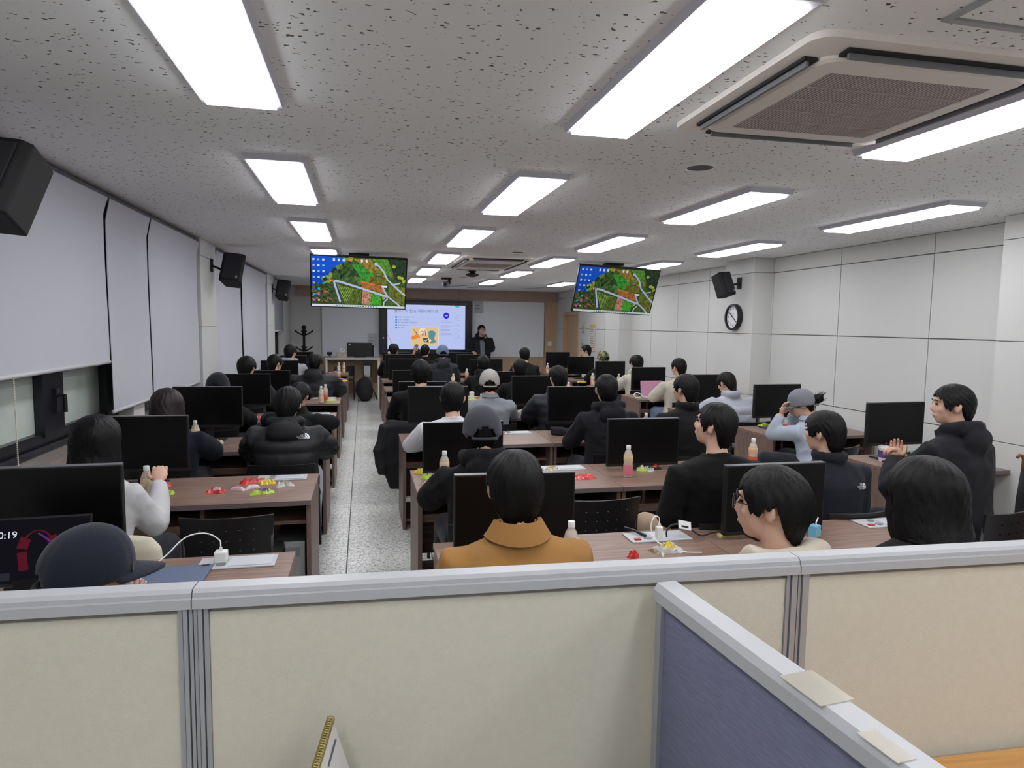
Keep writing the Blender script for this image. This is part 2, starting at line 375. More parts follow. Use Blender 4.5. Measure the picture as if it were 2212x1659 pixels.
# ------------------------------------------------------------ ceiling lights
XC = dict(A=-.4381, B=.9745, C=2.3871, D=3.8083)
YR = [.03, 2.1125, 4.1881, 6.2742, 8.3371, 10.3726, 12.5088]
lamp = thing('ceiling_light', 'x', 'ceiling light', (0, 0, ZC))
fb = MB(); a, b, hh = .15, .625, -.028
o_ = [(-a, -b, 0), (a, -b, 0), (a, b, 0), (-a, b, 0)]; i_ = [(-a+.008, -b+.012, hh), (a-.008, -b+.012, hh), (a-.008, b-.012, hh), (-a+.008, b-.012, hh)]
q_ = [(-.1235, -.587, hh), (.1235, -.587, hh), (.1235, .587, hh), (-.1235, .587, hh)]
fb.add(o_+i_+q_, [(0, 1, 5, 4), (1, 2, 6, 5), (2, 3, 7, 6), (3, 0, 4, 7), (4, 5, 9, 8), (5, 6, 10, 9), (6, 7, 11, 10), (7, 4, 8, 11)])
fb.build('lamp_frame', M_LFR, lamp)
MB().box(-.1225, .1225, -.586, .586, hh-.013, hh+.006).build('diffuser', M_DIFF, lamp)
names = dict(A='leftmost column above left desks', B='second column from the left', C='third column from the left', D='rightmost column')
ordn = ['nearest-row', 'second-row', 'third-row', 'fourth-row', 'fifth-row', 'sixth-row', 'behind-camera']
first = True
for c in 'ABCD':
    for r, y in enumerate(YR+[-2.05]):
        k = (r-1) if 1 <= r <= 6 else 6
        lb = '%s rectangular glowing ceiling light in the %s' % (ordn[k] if k < 6 else ('overhead' if r == 0 else 'rearmost'), names[c])
        if first: lamp.location = (XC[c], y, ZC); lamp['label'] = lb; lamp['group'] = 'rectangular ceiling lights'; first = False
        else: copy_tree(lamp, label=lb, loc=(XC[c], y, ZC))

# ------------------------------------------------------------ air conditioner cassette
def rrect(a, b, r, n=5):
    pts = []
    for (cx, cy, s) in ((a-r, b-r, 0), (-a+r, b-r, 1), (-a+r, -b+r, 2), (a-r, -b+r, 3)):
        for i in range(n+1):
            t = PI/2*(s+i/n); pts.append((cx+r*math.cos(t), cy+r*math.sin(t)))
    return pts
def plate(mb, o, i, z0, z1, mi=0):   # ring between outlines (same count) z0 outer, z1 inner
    n = len(o); vs = [(x, y, z0) for x, y in o]+[(x, y, z1) for x, y in i]
    mb.add(vs, [(k, n+k, n+(k+1) % n, (k+1) % n) for k in range(n)], mi)
def cassette(label, loc, rz, hw, hd, near=True):
    t = thing('ceiling_air_conditioner', label, 'air conditioner', loc, rz)
    mb = MB(); o0 = rrect(hw, hd, .06); o1 = rrect(hw, hd, .06); i1 = rrect(hw-.10, hd-.10, .05)
    plate(mb, o0, o1, 0, -.02); plate(mb, o1, i1, -.02, -.026)
    mb.build('outer_panel', M_ACW, t, smooth='auto')
    mb = MB(); a, b = hw-.095, hd-.095; c1 = rrect(a, b, .05); c2 = rrect(a-.008, b-.008, .05); c3 = rrect(.30, .29, .012)
    plate(mb, c1, c1, -.022, -.034); plate(mb, c1, c2, -.034, -.042); plate(mb, c2, c3, -.042, -.044)
    mb.build('centre_panel', M_ACW, t, smooth='auto')
    g = MB().box(-.302, .302, -.292, .292, -.036, -.034); g.build('grille_backing', M_DARK, t)
    s = MB(); nb = 46 if near else 16
    for k in range(nb):
        x = -.30+.60*(k+.5)/nb; wdt = .6/nb*.30; s.box(x-wdt, x+wdt, -.29, .29, -.044, -.037)
    for k in range(4): s.box(-.3, .3, -.29+.58*(k+1)/5-.004, -.29+.58*(k+1)/5+.004, -.046, -.038)
    o = s.build('grille_slats', M_ACG, t); o['kind'] = 'stuff'
    for k, (x0, x1, y0, y1) in enumerate([(-hw+.045, -hw+.09, -hd+.13, hd-.13), (hw-.09, hw-.045, -hd+.13, hd-.13), (-hw+.13, hw-.13, -hd+.045, -hd+.09), (-hw+.13, hw-.13, hd-.09, hd-.045)]):
        q = MB().box(x0, x1, y0, y1, -.034, -.024).build('air_slot', M_DARK, t)
        if x1-x0 < y1-y0: MB().box(x0+.012, x0+.022, y0+.01, y1-.01, -.05, -.034).build('louvre', M_GRY, q)
        else: MB().box(x0+.01, x1-.01, y0+.012, y0+.022, -.05, -.034).build('louvre', M_GRY, q)
    return t
cassette('big white cassette air conditioner with square grille, at upper right', (1.72, 2.13, ZC), -.02, .47, .47)
cassette('far cassette air conditioner on ceiling between the hanging screens', (1.64, 8.85, ZC), .0, .45, .82, False)
def rspk(x, y, label, r=.085):
    t = thing('ceiling_speaker', label, 'ceiling speaker', (x, y, ZC), 0, 'round ceiling speakers')
    MB().lathe([(r, 0), (r, -.006), (r-.016, -.009), (r-.018, -.005)], seg=28, cap=False).build('rim', M_WHT, t, smooth='auto')
    MB().lathe([(r-.017, -.006), (.001, -.0065)], seg=28).build('mesh_cover', mat('speaker_mesh', (98, 98, 106), .8), t)
rspk(1.715, 3.21, 'round ceiling speaker with white rim near the big air conditioner')
rspk(1.73, 7.43, 'round dark ceiling speaker in front of far air conditioner')
rspk(1.73, 11.65, 'round ceiling speaker farthest from camera, beyond dome camera')
t = thing('access_hatch', 'ceiling access hatch with metal frame in top right corner', 'hatch', (1.83, 1.22, ZC))
hb = MB()
for (x0, x1, y0, y1) in ((-.31, .31, -.33, -.31), (-.31, .31, .31, .33), (-.31, -.29, -.31, .31), (.29, .31, -.31, .31)): hb.box(x0, x1, y0, y1, -.008, 0)
hb.build('hatch_frame', M_MET, t); MB().box(-.28, .28, -.3, .3, -.004, 0).build('hatch_panel', M_CEIL, t)
t = thing('dome_camera', 'black dome camera on ceiling beyond far air conditioner', 'camera', (1.67, 10.3, ZC))
MB().lathe([(.06, 0), (.06, -.02), (.03, -.03)], seg=20).build('base', M_BLKM, t); MB().lathe([(.03, -.03), (.11, -.055), (.10, -.07), (.06, -.09), (.01, -.10)], seg=20).build('dome', M_BLK, t, smooth='auto')
t = thing('tracking_camera', 'small grey and black tracking camera hung from ceiling', 'camera', (1.47, 12.0, ZC))
MB().box(-.09, .09, -.06, .06, -.03, 0).box(.03, .07, -.04, .04, -.12, -.03).build('bracket', M_BLKM, t)
MB().ell((-.01, -.02, -.12), (.07, .08, .06)).build('camera_head', M_GRY, t, smooth=True); MB().lathe([(.03, 0), (.03, .03)], T=T3((-.04, -.10, -.13), 0, PI/2)).build('lens', M_BLK, t)
for (x, y, L_, lb) in ((1.9, 14.6, .55, 'thin ceiling air slot left of the pair before front wall'), (2.55, 14.5, .5, 'thin ceiling air slot right of pair before front wall'), (3.9, 14.1, .7, 'thin ceiling air slot near front right corner')):
    t = thing('air_slot', lb, 'air vent', (x, y, ZC), -1.1); MB().box(-L_, L_, -.04, .04, -.01, 0).build('slot_frame', M_LFR, t); MB().box(-L_+.02, L_-.02, -.015, .015, -.012, -.009).build('slot_gap', M_DARK, t)

# ------------------------------------------------------------ loudspeakers on the walls
def speaker(label, loc, rot, w_, d_, h_, mount):
    t = thing('loudspeaker', label, 'loudspeaker', loc, rot=rot)
    # trapezoid cabinet, front faces -Y
    out = [(-w_/2, -d_/2+.03), (-w_/2+.03, -d_/2), (w_/2-.03, -d_/2), (w_/2, -d_/2+.03), (w_/2*.62, d_/2), (-w_/2*.62, d_/2)]
    mb = MB(); n = len(out)
    vs = [(x, y, z) for z in (-h_/2, h_/2) for x, y in out]
    mb.add(vs, [tuple(range(n-1, -1, -1)), tuple(range(n, 2*n))]+[(k, (k+1) % n, n+(k+1) % n, n+k) for k in range(n)])
    o = mb.build('cabinet', M_BLKM, t); bv = o.modifiers.new('b', 'BEVEL'); bv.width = .008; bv.segments = 2
    MB().box(-w_/2+.035, w_/2-.035, -d_/2-.006, -d_/2+.001, -h_/2+.02, h_/2-.02, ch=.004).build('grille', mat('speaker_grille', (44, 45, 50), .9, bump=.4, bscale=600), t)
    MB().box(w_/2-.065, w_/2-.045, -d_/2-.009, -d_/2-.005, -h_/2+.03, -h_/2+.06).build('badge', M_MET, t)
    if mount:
        I = t.matrix_basis.inverted(); mp = I @ Vector(mount)
        MB().tube([(0, d_/2-.02, 0), (0, d_/2+.03, 0), mp], .013, 8).build('bracket_arm', M_BLKM, t)
        e = 1 if mount[0] < 0 else -1
        MB().box(mount[0]-.012 if e < 0 else mount[0]-.004, mount[0]+.004 if e < 0 else mount[0]+.012, mount[1]-.045, mount[1]+.045, mount[2]-.07, mount[2]+.07, T=I).build('wall_plate', M_BLKM, t)
    return t
speaker('large black loudspeaker at left edge, tilted down before the wide blind', (-1.30, 2.86, 2.165), (-.42, .10, -.28), .22, .20, .295, (-1.62, 2.4, 2.28))
speaker('black loudspeaker on bracket at the first left pillar', (-1.40, 7.85, 2.235), (-.38, .1, -.05), .24, .2, .33, (-1.62, 7.80, 2.28))
speaker('farthest left black loudspeaker on the second pillar', (-1.43, 12.8, 2.25), (-.38, .1, -.05), .25, .2, .34, (-1.62, 12.7, 2.28))
speaker('black loudspeaker on right wall above the clock', (4.33, 7.4, 2.205), (-.32, -.08, .38), .22, .18, .29, (4.53, 7.36, 2.231))
# clock
t = thing('wall_clock', 'round black-rimmed wall clock with white dial and numerals', 'clock', (XP, 7.42, 1.815), -PI/2)
CW = T3((0, 0, 0), 0, PI/2)
MB().lathe([(.165, 0), (.167, .035), (.16, .058), (.142, .06), (.138, .045)], seg=40, T=CW, cap=False).build('rim', M_BLK, t, smooth='auto')
MB().lathe([(.14, .03), (.14, .034)], seg=40, T=CW).build('dial', mat('clock_dial', (228, 228, 232), .5), t)
nm = MB()
for k in range(1, 13):
    a = PI/2-k*PI/6; nm.merge(text_mb(str(k), .038), T3((math.cos(a)*.108, -.036, math.sin(a)*.108)) @ FACE_Y)
nm.merge(text_mb('QUARTZ', .012), T3((0, -.036, .045)) @ FACE_Y)
nm.build('numerals', M_BLKM, t)
for ln, wd, ang, nme in ((.07, .006, PI/2-(10+20/60)*PI/6, 'hour_hand'), (.105, .0045, PI/2-21*PI/30, 'minute_hand'), (.115, .0015, PI/2-51*PI/30, 'second_hand')):
    MB().box(-.02, ln, -.002, 0, -wd, wd, T=T3((0, -.040, 0), 0, 0, -ang)).build(nme, M_BLKM, t)
# papers on right wall, switch, papers on front
def paper(name, label, loc, rz, w_, h_, col, marks, cat='poster', rim=None):
    t = thing(name, label, cat, loc, rz); MB().box(-w_/2, w_/2, -.004, 0, -h_/2, h_/2).build('sheet', mat('paper_%d_%d_%d' % col, col, .7), t)
    if rim: MB().box(-w_/2, w_/2, -.006, -.004, h_/2-.07, h_/2).box(w_/2-.02, w_/2, -.006, -.004, -h_/2, h_/2-.07).box(-w_/2, w_/2, -.006, -.004, -h_/2, -h_/2+.02).build('coloured_border', mat('amber_border', rim, .6), t)
    if marks:
        mb = MB(); random.seed(int(loc[1]*10))
        for k in range(marks):
            z = h_/2-.10-(h_-.14)*k/marks; mb.box(-w_/2+.03, -w_/2+.03+(w_-.07)*random.uniform(.5, 1), -.006, -.004, z-.006, z+.006)
        mb.build('printed_lines', mat('print_grey', (110, 112, 116), .7), t)
    return t
paper('notice', 'upper small grey notice beside the door', (XR-.001, 13.95, 1.62), PI/2*-1, .24, .32, (196, 200, 196), 6)
paper('notice', 'lower small grey notice beside the door', (XR-.001, 14.0, 1.25), -PI/2, .20, .28, (196, 200, 196), 5)
paper('poster', 'tall poster with amber border on the right wall near door', (XR-.001, 13.35, 1.42), -PI/2, .34, .58, (205, 205, 210), 9, rim=(222, 176, 70))
t = thing('light_switch', 'white light switch plate on the tan front corner panel', 'switch', (4.60, YF-.052, 1.22)); MB().box(-.05, .05, -.01, 0, -.06, .06, ch=.004).build('plate', M_WHT, t); MB().box(-.02, .02, -.014, -.009, -.03, .03).build('rocker', M_WHT, t)
paper('notice', 'white notice sheet on left whiteboard edge beside display', (.20, YF-.03, 1.26), 0, .2, .34, (206, 208, 212), 3)
paper('notice', 'grey notice sheet at top left of the right whiteboard', (2.78, YF-.03, 2.10), 0, .22, .30, (196, 198, 204), 2)
# ------------------------------------------------------------ hanging screens with wallpaper
def pic(par, W, H, bright=1.0, sfx=''):
    # flat print on the lit panel: picture area W x H, polygons in unit coordinates
    cols = {}; mats = []
    mb = MB(); lay = [0]
    def mi(c):
        if c not in cols:
            g = sum(c)/3; cc = tuple(int(g+(x-g)*.86) for x in c) if c[2] < 150 else c
            m = emis('screen_%d_%d_%d%s' % (*c, sfx), cc, bright)
            if c[2] < 150:
                nt = m.node_tree; N = nt.nodes.new; L = nt.links.new; e = nt.nodes['Emission']; tc = N('ShaderNodeTexCoord'); n = N('ShaderNodeTexNoise'); n.inputs['Scale'].default_value = 38; n.inputs['Detail'].default_value = 5; n.inputs['Distortion'].default_value = 1
                r = N('ShaderNodeValToRGB'); r.color_ramp.elements[0].position = .34; r.color_ramp.elements[1].position = .66; k = srgb(cc)
                r.color_ramp.elements[0].color = (*[x*.45 for x in k], 1); r.color_ramp.elements[1].color = (*[min(1, x*1.5) for x in k], 1)
                L(tc.outputs['Object'], n.inputs['Vector']); L(n.outputs[0], r.inputs[0]); L(r.outputs[0], e.inputs[0])
            cols[c] = len(mats); mats.append(m)
        return cols[c]
    def P(c, pts):
        lay[0] += 1; d = -.0014-.00018*lay[0]
        mb.add([((x-.5)*W, d, (.5-y)*H) for x, y in pts], [tuple(range(len(pts)))[::-1]], mi(c))
    def S(c, pts, wd):
        for (x0, y0), (x1, y1) in zip(pts[:-1], pts[1:]):
            dx, dy = (x1-x0)*W, (y1-y0)*H; l = math.hypot(dx, dy) or 1; nx, ny = -dy/l*wd/2/W, dx/l*wd/2/H
            P(c, [(x0+nx, y0+ny), (x1+nx, y1+ny), (x1-nx, y1-ny), (x0-nx, y0-ny)])
    P((62, 92, 40), [(0, 0), (1, 0), (1, 1), (0, 1)])
    P((28, 84, 200), [(0, 0), (.38, 0), (.30, .18), (.2, .38), (.1, .56), (0, .62)])
    P((24, 70, 180), [(0, .3), (.24, .3), (.16, .46), (.1, .56), (0, .62)])
    random.seed(3)
    for k in range(26):
        t = random.random(); x = .38-.30*t+random.uniform(-.01, .05); y = .02+.52*t+random.uniform(-.02, .05); r = random.uniform(.02, .035)
        c = random.choice([(96, 130, 50), (60, 96, 44), (120, 150, 60), (40, 62, 40)])
        P(c, [(x+r*math.cos(a*PI/4)*random.uniform(.7, 1.2), y+r*1.7*math.sin(a*PI/4)*random.uniform(.7, 1.2)) for a in range(8)])
    P((40, 56, 40), [(.30, .36), (.42, .2), (.40, .3), (.30, .46)])
    P((66, 96, 48), [(.30, .46), (.42, .18), (.52, .30), (.50, .52), (.35, .50)])
    P((50, 74, 42), [(.38, .38), (.44, .22), (.50, .34), (.47, .41)])
    P((58, 150, 48), [(.42, .14), (.5, .12), (.66, .32), (.6, .52), (.52, .40)])
    P((80, 130, 50), [(.44, .38), (.52, .40), (.6, .5), (.5, .55)])
    P((150, 122, 52), [(.44, .03), (.62, .0), (.66, .14), (.78, .28), (.80, .38), (.66, .32), (.54, .16)])
    P((104, 116, 44), [(.62, .22), (.72, .22), (.79, .34), (.66, .32)])
    P((120, 108, 44), [(.62, .36), (.78, .38), (.80, .52), (.60, .50)])
    for k in range(7): S((70, 86, 34), [(.66+.018*k, .38), (.64+.018*k, .46)], .006)
    P((84, 140, 46), [(.62, 0), (.80, 0), (.86, .3), (.82, .36), (.70, .14)])
    P((110, 104, 54), [(.84, .14), (.88, .42), (.83, .36)])
    P((44, 62, 44), [(.80, 0), (1, 0), (1, .48), (.88, .42), (.86, .26)])
    for (x, y) in ((.87, .14), (.96, .38), (.93, .36), (.98, .43)):
        P((172, 180, 50), [(x+.022*math.cos(a*PI/3), y+.04*math.sin(a*PI/3)) for a in range(6)])
    P((176, 104, 48), [(.51, .46), (.74, .54), (.79, .72), (.54, .60)])
    P((102, 112, 44), [(.82, .5), (1, .58), (1, .94), (.98, 1), (.82, .78)])
    P((64, 88, 36), [(.26, .52), (.50, .62), (.44, .70), (.36, .95), (.30, .75)])
    for k in range(8): S((136, 170, 70), [(.27+.022*k, .55+.012*k), (.355+.013*k, .93-.032*k)], .010)
    P((90, 110, 48), [(.44, .62), (.53, .66), (.53, .96), (.36, .96)])
    for k in range(6): S((60, 80, 36), [(.45+.016*k, .66), (.40+.024*k, .96)], .006)
    P((186, 128, 104), [(.54, .64), (.62, .70), (.61, .96), (.53, .96)]); S((196, 170, 100), [(.63, .72), (.615, .96)], .008)
    P((64, 158, 44), [(.64, .70), (.74, .76), (.74, .96), (.62, .96)]); P((176, 170, 130), [(.75, .77), (.79, .80), (.76, .86)])
    P((70, 96, 44), [(.82, .82), (.92, .96), (.80, .96), (.79, .88)])
    P((56, 74, 46), [(0, .60), (.12, .52), (.22, .56), (.26, .74), (.30, .96), (0, .96)])
    for k in range(150):
        x = random.uniform(.01, .29); y = random.uniform(.56, .94)
        if x > .22 and y < .8: continue
        c = random.choice([(170, 90, 56), (78, 96, 52), (110, 100, 60), (44, 56, 36), (150, 100, 70), (86, 108, 56), (60, 76, 44), (50, 60, 40)] if y > .66 else [(78, 96, 52), (52, 64, 40)]); r = random.uniform(.008, .02)
        P(c, [(x+r*math.cos(a*PI/3), y+r*1.1*math.sin(a*PI/3)) for a in range(6)])
    W_ = (176, 184, 214)
    S((44, 54, 110), [(.245, .53), (.31, .92)], .03); S(W_, [(.235, .50), (.30, .90)], .022); S(W_, [(.235, .50), (.24, .47), (.29, .48), (.52, .60), (.80, .76)], .026)
    S(W_, [(.66, .08), (.71, .14), (.76, .24), (.80, .40), (.86, .50), (.93, .62), (1, .72)], .02); S(W_, [(.86, .50), (.94, .47)], .015)
    S(W_, [(.74, .53), (.81, .76), (.90, .88), (.95, .96)], .018); S(W_, [(.81, .80), (.77, .88), (.765, .96)], .016); P(W_, [(.66, .06), (.69, .07), (.70, .13), (.66, .12)])
    P((216, 222, 232), [(.74, .53), (.80, .53), (.80, .57), (.76, .57)]); P((236, 130, 60), [(.39, 0), (.43, .01), (.42, .07), (.385, .06)]); P((220, 140, 60), [(.18, .41), (.23, .45), (.2, .5)])
    ic = [(198, 208, 224), (150, 170, 220), (220, 226, 236), (120, 190, 230)]
    for r in range(8):
        for c in range(3):
            if (r > 4 and c == 2) or (r >= 6 and c > 1): continue
            x = .025+.05*c; y = .05+.118*r; cc = ic[(r+c) % 4] if r < 4 else [(230, 210, 80), (40, 80, 220), (40, 170, 200), (200, 90, 220)][(r+c) % 4]
            P(cc, [(x-.010, y-.02), (x+.012, y-.02), (x+.012, y+.014), (x-.010, y+.02)]); 
    for x in (.235, .285, .335, .525, .575): P((214, 218, 226), [(x-.010, .01), (x+.012, .01), (x+.012, .065), (x-.010, .065)])
    P((196, 212, 208), [(0, .955), (1, .955), (1, 1), (0, 1)]); P((214, 214, 226), [(0, .955), (.25, .955), (.22, 1), (0, 1)])
    for k in range(16): P([(60, 90, 190), (90, 110, 110), (40, 40, 44), (70, 140, 170)][k % 4], [(.26+.028*k, .968), (.272+.028*k, .968), (.272+.028*k, .99), (.26+.028*k, .99)])
    mb.build('wallpaper_picture', mats, par)
def hang(label, loc, rot, br, sfx):
    W, H = 1.13, .65
    t = thing('hanging_television', label, 'television', loc, rot=rot)
    MB().box(-W/2, W/2, .0, .035, -H/2, H/2, ch=.006).build('housing', M_BLK, t)
    MB().box(-W/2, W/2, -.008, .0, H/2-.012, H/2).box(-W/2, W/2, -.008, .0, -H/2, -H/2+.022).box(-W/2, -W/2+.012, -.008, 0, -H/2, H/2).box(W/2-.012, W/2, -.008, 0, -H/2, H/2).build('bezel', M_BEZ, t)
    pe = bpy.data.objects.new('screen', None); me = MB().box(-W/2+.01, W/2-.01, -.001, .001, -H/2+.02, H/2-.01).mesh('screen', M_SCR)
    pe = bpy.data.objects.new('screen', me); COL.objects.link(pe); pe.parent = t; pe.location = (0, -.002, .004)
    pic(pe, W-.03, H-.045, br, sfx)
    I = t.matrix_basis.inverted(); top = Vector((loc[0], loc[1]+.10, ZC))
    MB().tube([I @ top, I @ Vector((loc[0], loc[1]+.10, loc[2]+.1)), (0, .03, .1)], .025, 10).build('ceiling_pole', M_BLKM, t)
    MB().box(-.09, .09, .03, .06, -.1, .2).build('mount_plate', M_BLKM, t)
    MB().box(loc[0]-.12, loc[0]+.12, loc[1]+.04, loc[1]+.2, ZC-.03, ZC, T=I).build('ceiling_plate', M_BLKM, t)
hang('left hanging television showing field wallpaper above the left aisle', (-.049, 8.203, 2.161), (.382, .013, .016), 1.0, '')
hang('right hanging television showing field wallpaper before the right wall', (3.261, 8.257, 2.152), (.421, .033, .01), .74, 'b')

# ------------------------------------------------------------ interactive display at the front
t = thing('interactive_display', 'big black-framed presentation display showing a pale blue slide', 'display', (1.48, YF-.17, 0))
MB().box(-1.11, 1.11, -.04, .10, .95, 2.235, ch=.01).build('housing', mat('display_housing', (26, 28, 38), .35), t)
MB().box(-1.0, 1.0, -.048, -.039, 2.14, 2.19).build('top_strip', mat('display_grey_strip', (62, 66, 80), .4), t)
MB().box(-1.05, -1.0, -.046, -.039, 1.0, 2.1).build('control_strip', mat('display_side_strip', (38, 40, 50), .4), t)
MB().lathe([(.02, 0), (.02, .01)], T=T3((-1.025, -.05, 1.33), 0, PI/2)).build('button', M_WHT, t)
MB().box(-1.0, 1.0, -.02, .1, .55, .95).box(-.7, -.6, -.3, .1, 0, .55).box(.6, .7, -.3, .1, 0, .55).build('stand', M_BLKM, t)
sc = MB().box(-.93, .93, -.044, -.04, 1.06, 2.125).build('screen', emis('slide_background', (182, 194, 238), 1.0), t)
def sl(name, polys, col, s=1.0):
    mb = MB()
    for k, p in enumerate(polys): mb.add([((x-.5)*1.86, -.0455-.0004*k, 2.125-y*1.065) for x, y in p], [tuple(range(len(p)))[::-1]])
    return mb.build(name, emis('slide_%s' % name, col, s), sc)
def rc(x0, y0, x1, y1): return [(x0, y0), (x1, y0), (x1, y1), (x0, y1)]
def stx(s, size, x, y, align='LEFT', nm='slide_text', col=(96, 104, 124)):
    text_mb(s, size, align=align, T=T3(((x-.5)*1.86, -.0475, 2.125-y*1.065)) @ FACE_Y).build(nm, emis('slide_text_%d' % col[0], col), sc)['kind'] = 'stuff'
stx('글쓰기의 힘 & 커뮤니케이션', .090, .085, .145, nm='slide_title')
sl('bullet_icons', [rc(.10, .262+k*.059, .122, .30+k*.059) for k in range(5)], (70, 130, 206))
random.seed(11); ls = []
for k, L_ in enumerate((.20, .15, .235, .115, .075)):
    x = .135
    while x < .135+L_: w2 = random.uniform(.008, .014); ls.append(rc(x, .268+k*.059, x+w2, .293+k*.059)); x += w2+random.choice([.004, .004, .012])
sl('bullet_lines', ls, (146, 156, 192))
sl('image_border', [rc(.30, .485, .655, .905)], (232, 228, 222)); MB()
o = sl('illustration_background', [rc(.305, .492, .650, .898)], (222, 190, 138)); o.location.y = -.001
def cir(cx, cy, rx, ry, n=20): return [(cx+rx*math.cos(2*PI*k/n), cy+ry*math.sin(2*PI*k/n)) for k in range(n)]
o = sl('illustration_glow', [cir(.45, .61, .055, .095)], (238, 220, 196)); o.location.y = -.002
o = sl('orange_hand', [[(.305, .71), (.35, .68), (.375, .66), (.405, .68), (.415, .73), (.39, .75), (.34, .77), (.305, .78)]], (226, 138, 62)); o.location.y = -.003
o = sl('green_pen', [[(.33, .56), (.337, .555), (.385, .66), (.378, .67)]], (48, 84, 74)); o.location.y = -.004
o = sl('bar_chart', [rc(.418, .66, .432, .69), rc(.438, .64, .452, .69), rc(.458, .62, .472, .69), rc(.478, .59, .494, .69)], (190, 84, 46)); o.location.y = -.003
o = sl('trend_arrow', [[(.413, .625), (.44, .58), (.443, .588), (.416, .632)], [(.44, .58), (.46, .60), (.46, .608), (.441, .59)], [(.458, .60), (.49, .55), (.494, .556), (.462, .607)], [(.483, .55), (.497, .543), (.495, .566)]], (60, 70, 90)); o.location.y = -.003
o = sl('teal_head', [[(.52, .60), (.535, .58), (.57, .572), (.60, .59), (.614, .63), (.61, .68), (.598, .73), (.60, .77), (.628, .83), (.60, .85), (.55, .86), (.54, .84), (.565, .79), (.548, .775), (.532, .765), (.528, .73), (.519, .70), (.526, .66)]], (92, 142, 152)); o.location.y = -.003
o = sl('dark_card', [[(.45, .745), (.515, .745), (.53, .845), (.465, .84)]], (84, 72, 66)); o.location.y = -.004
o = sl('tick_mark', [[(.475, .79), (.488, .805), (.508, .765), (.512, .775), (.489, .825), (.473, .80)]], (240, 232, 220)); o.location.y = -.005
o = sl('cream_heart', [[(.53, .775), (.545, .76), (.558, .78), (.548, .82), (.535, .84)]], (240, 222, 196)); o.location.y = -.006
o = sl('blue_hexagon', [[(.752+.041*math.sin(k*PI/3), .235+.078*math.cos(k*PI/3)) for k in range(6)]], (48, 44, 206)); o.location.y = -.001
o = sl('hexagon_mark', [rc(.732, .225, .772, .248)], (160, 170, 250)); o.location.y = -.002
sl('teal_disc', [[(.86, .0), (.93, .0), (.918, .035), (.895, .05), (.872, .035)]], (62, 184, 200))
gl = []; random.seed(5)
for k in range(11):
    if k in (2,): continue
    gl.append(rc(.68, .345+k*.032, .68+random.choice([.14, .15, .12]), .352+k*.032))
for k in range(5): gl += [rc(.865, .28+.117*k, .895, .287+.117*k), rc(.89, .22+.117*k, .93, .225+.117*k)]
gl += [rc(.665, .085, .93, .088)]
sl('grey_text_lines', gl, (142, 150, 186))
sl('purple_bracket', [rc(.91, .66, .915, .735), rc(.91, .73, .985, .738)], (130, 110, 200)); sl('red_stroke', [[(0, .68), (.006, .68), (.06, .86), (.052, .86)]], (210, 84, 70))

# ------------------------------------------------------------ desks, monitors, chairs
ZD = .69
YFAR = [2.90+1.51*k for k in range(8)]
DEP = .67
def make_desk(wd, name='computer_desk'):
    t = thing(name, 'x', 'desk', (0, 0, 0))
    # origin: far-left corner on floor; extends +X wd, -Y DEP
    MB().box(0.001, wd-.001, -DEP, 0, ZD-.026, ZD, ch=.002).build('desktop', M_WAL, t)
    MB().box(.001, wd-.001, -DEP-.003, -DEP, ZD-.028, ZD-.001).build('edge_band', M_EDGE, t)
    for x in (.004, wd-.029):
        MB().box(x, x+.025, -DEP+.03, -.005, 0, ZD-.026).build('side_panel', M_WALV, t)
    MB().box(.03, wd-.03, -DEP+.13, -.06, ZD-.17, ZD-.15).build('shelf', M_WAL, t)
    MB().box(.03, wd*.52, -DEP+.125, -DEP+.145, ZD-.20, ZD-.15).build('shelf_apron', M_WAL, t)
    for x in (.15, .52): MB().box(wd*x, wd*x+.02, -DEP+.14, -.06, ZD-.15, ZD-.026).build('divider', M_WALV, t)
    MB().box(.03, wd-.03, -.035, -.02, .12, ZD-.026).build('back_panel', M_WAL, t)
    MB().box(.03, wd-.03, -DEP+.10, -.04, .05, .07).build('foot_shelf', M_WAL, t)
    if wd > 1:
        x0 = wd*.71; p = MB().box(x0, x0+.30, -.17, -.035, ZD, ZD+.006, ch=.002).build('power_plate', M_SIL, t)
        MB().box(x0+.12, x0+.285, -.155, -.05, ZD+.006, ZD+.009).build('plate_lid', mat('lid_grey', (196, 199, 204), .35), p)
        for k in range(2): MB().lathe([(.018, 0), (.018, .003)], (x0+.09, -.07-.06*k, ZD+.006), 14).build('socket', M_GRY, p)
        MB().box(x0+.02, x0+.05, -.15, -.13, ZD+.006, ZD+.012).build('red_switch', mat('red_switch', (180, 50, 46), .4), p)
    return t
blocks = dict(L=(-1.556, 1.265, 'left block beside the blinds'), A=(.30, 1.265, 'centre block, aisle side'), B=(1.566, 1.265, 'centre block, right side'), C=(3.66, 1.10, 'right block along the wall'))
rown = ['first', 'second', 'third', 'fourth', 'fifth', 'sixth', 'seventh', 'eighth']
protoD = {}
for bk, (x0, wd, desc) in blocks.items():
    for r in range(8):
        w_ = wd
        if bk == 'C' and r in (3,): w_ = .86
        lb = 'walnut computer desk, %s row from partition, %s' % (rown[r], desc)
        if w_ not in protoD:
            protoD[w_] = make_desk(w_); d = protoD[w_]; d.location = (x0, YFAR[r], 0); d['label'] = lb; d['group'] = 'walnut computer desks in rows'
        else: d = copy_tree(protoD[w_], label=lb, loc=(x0, YFAR[r], 0))
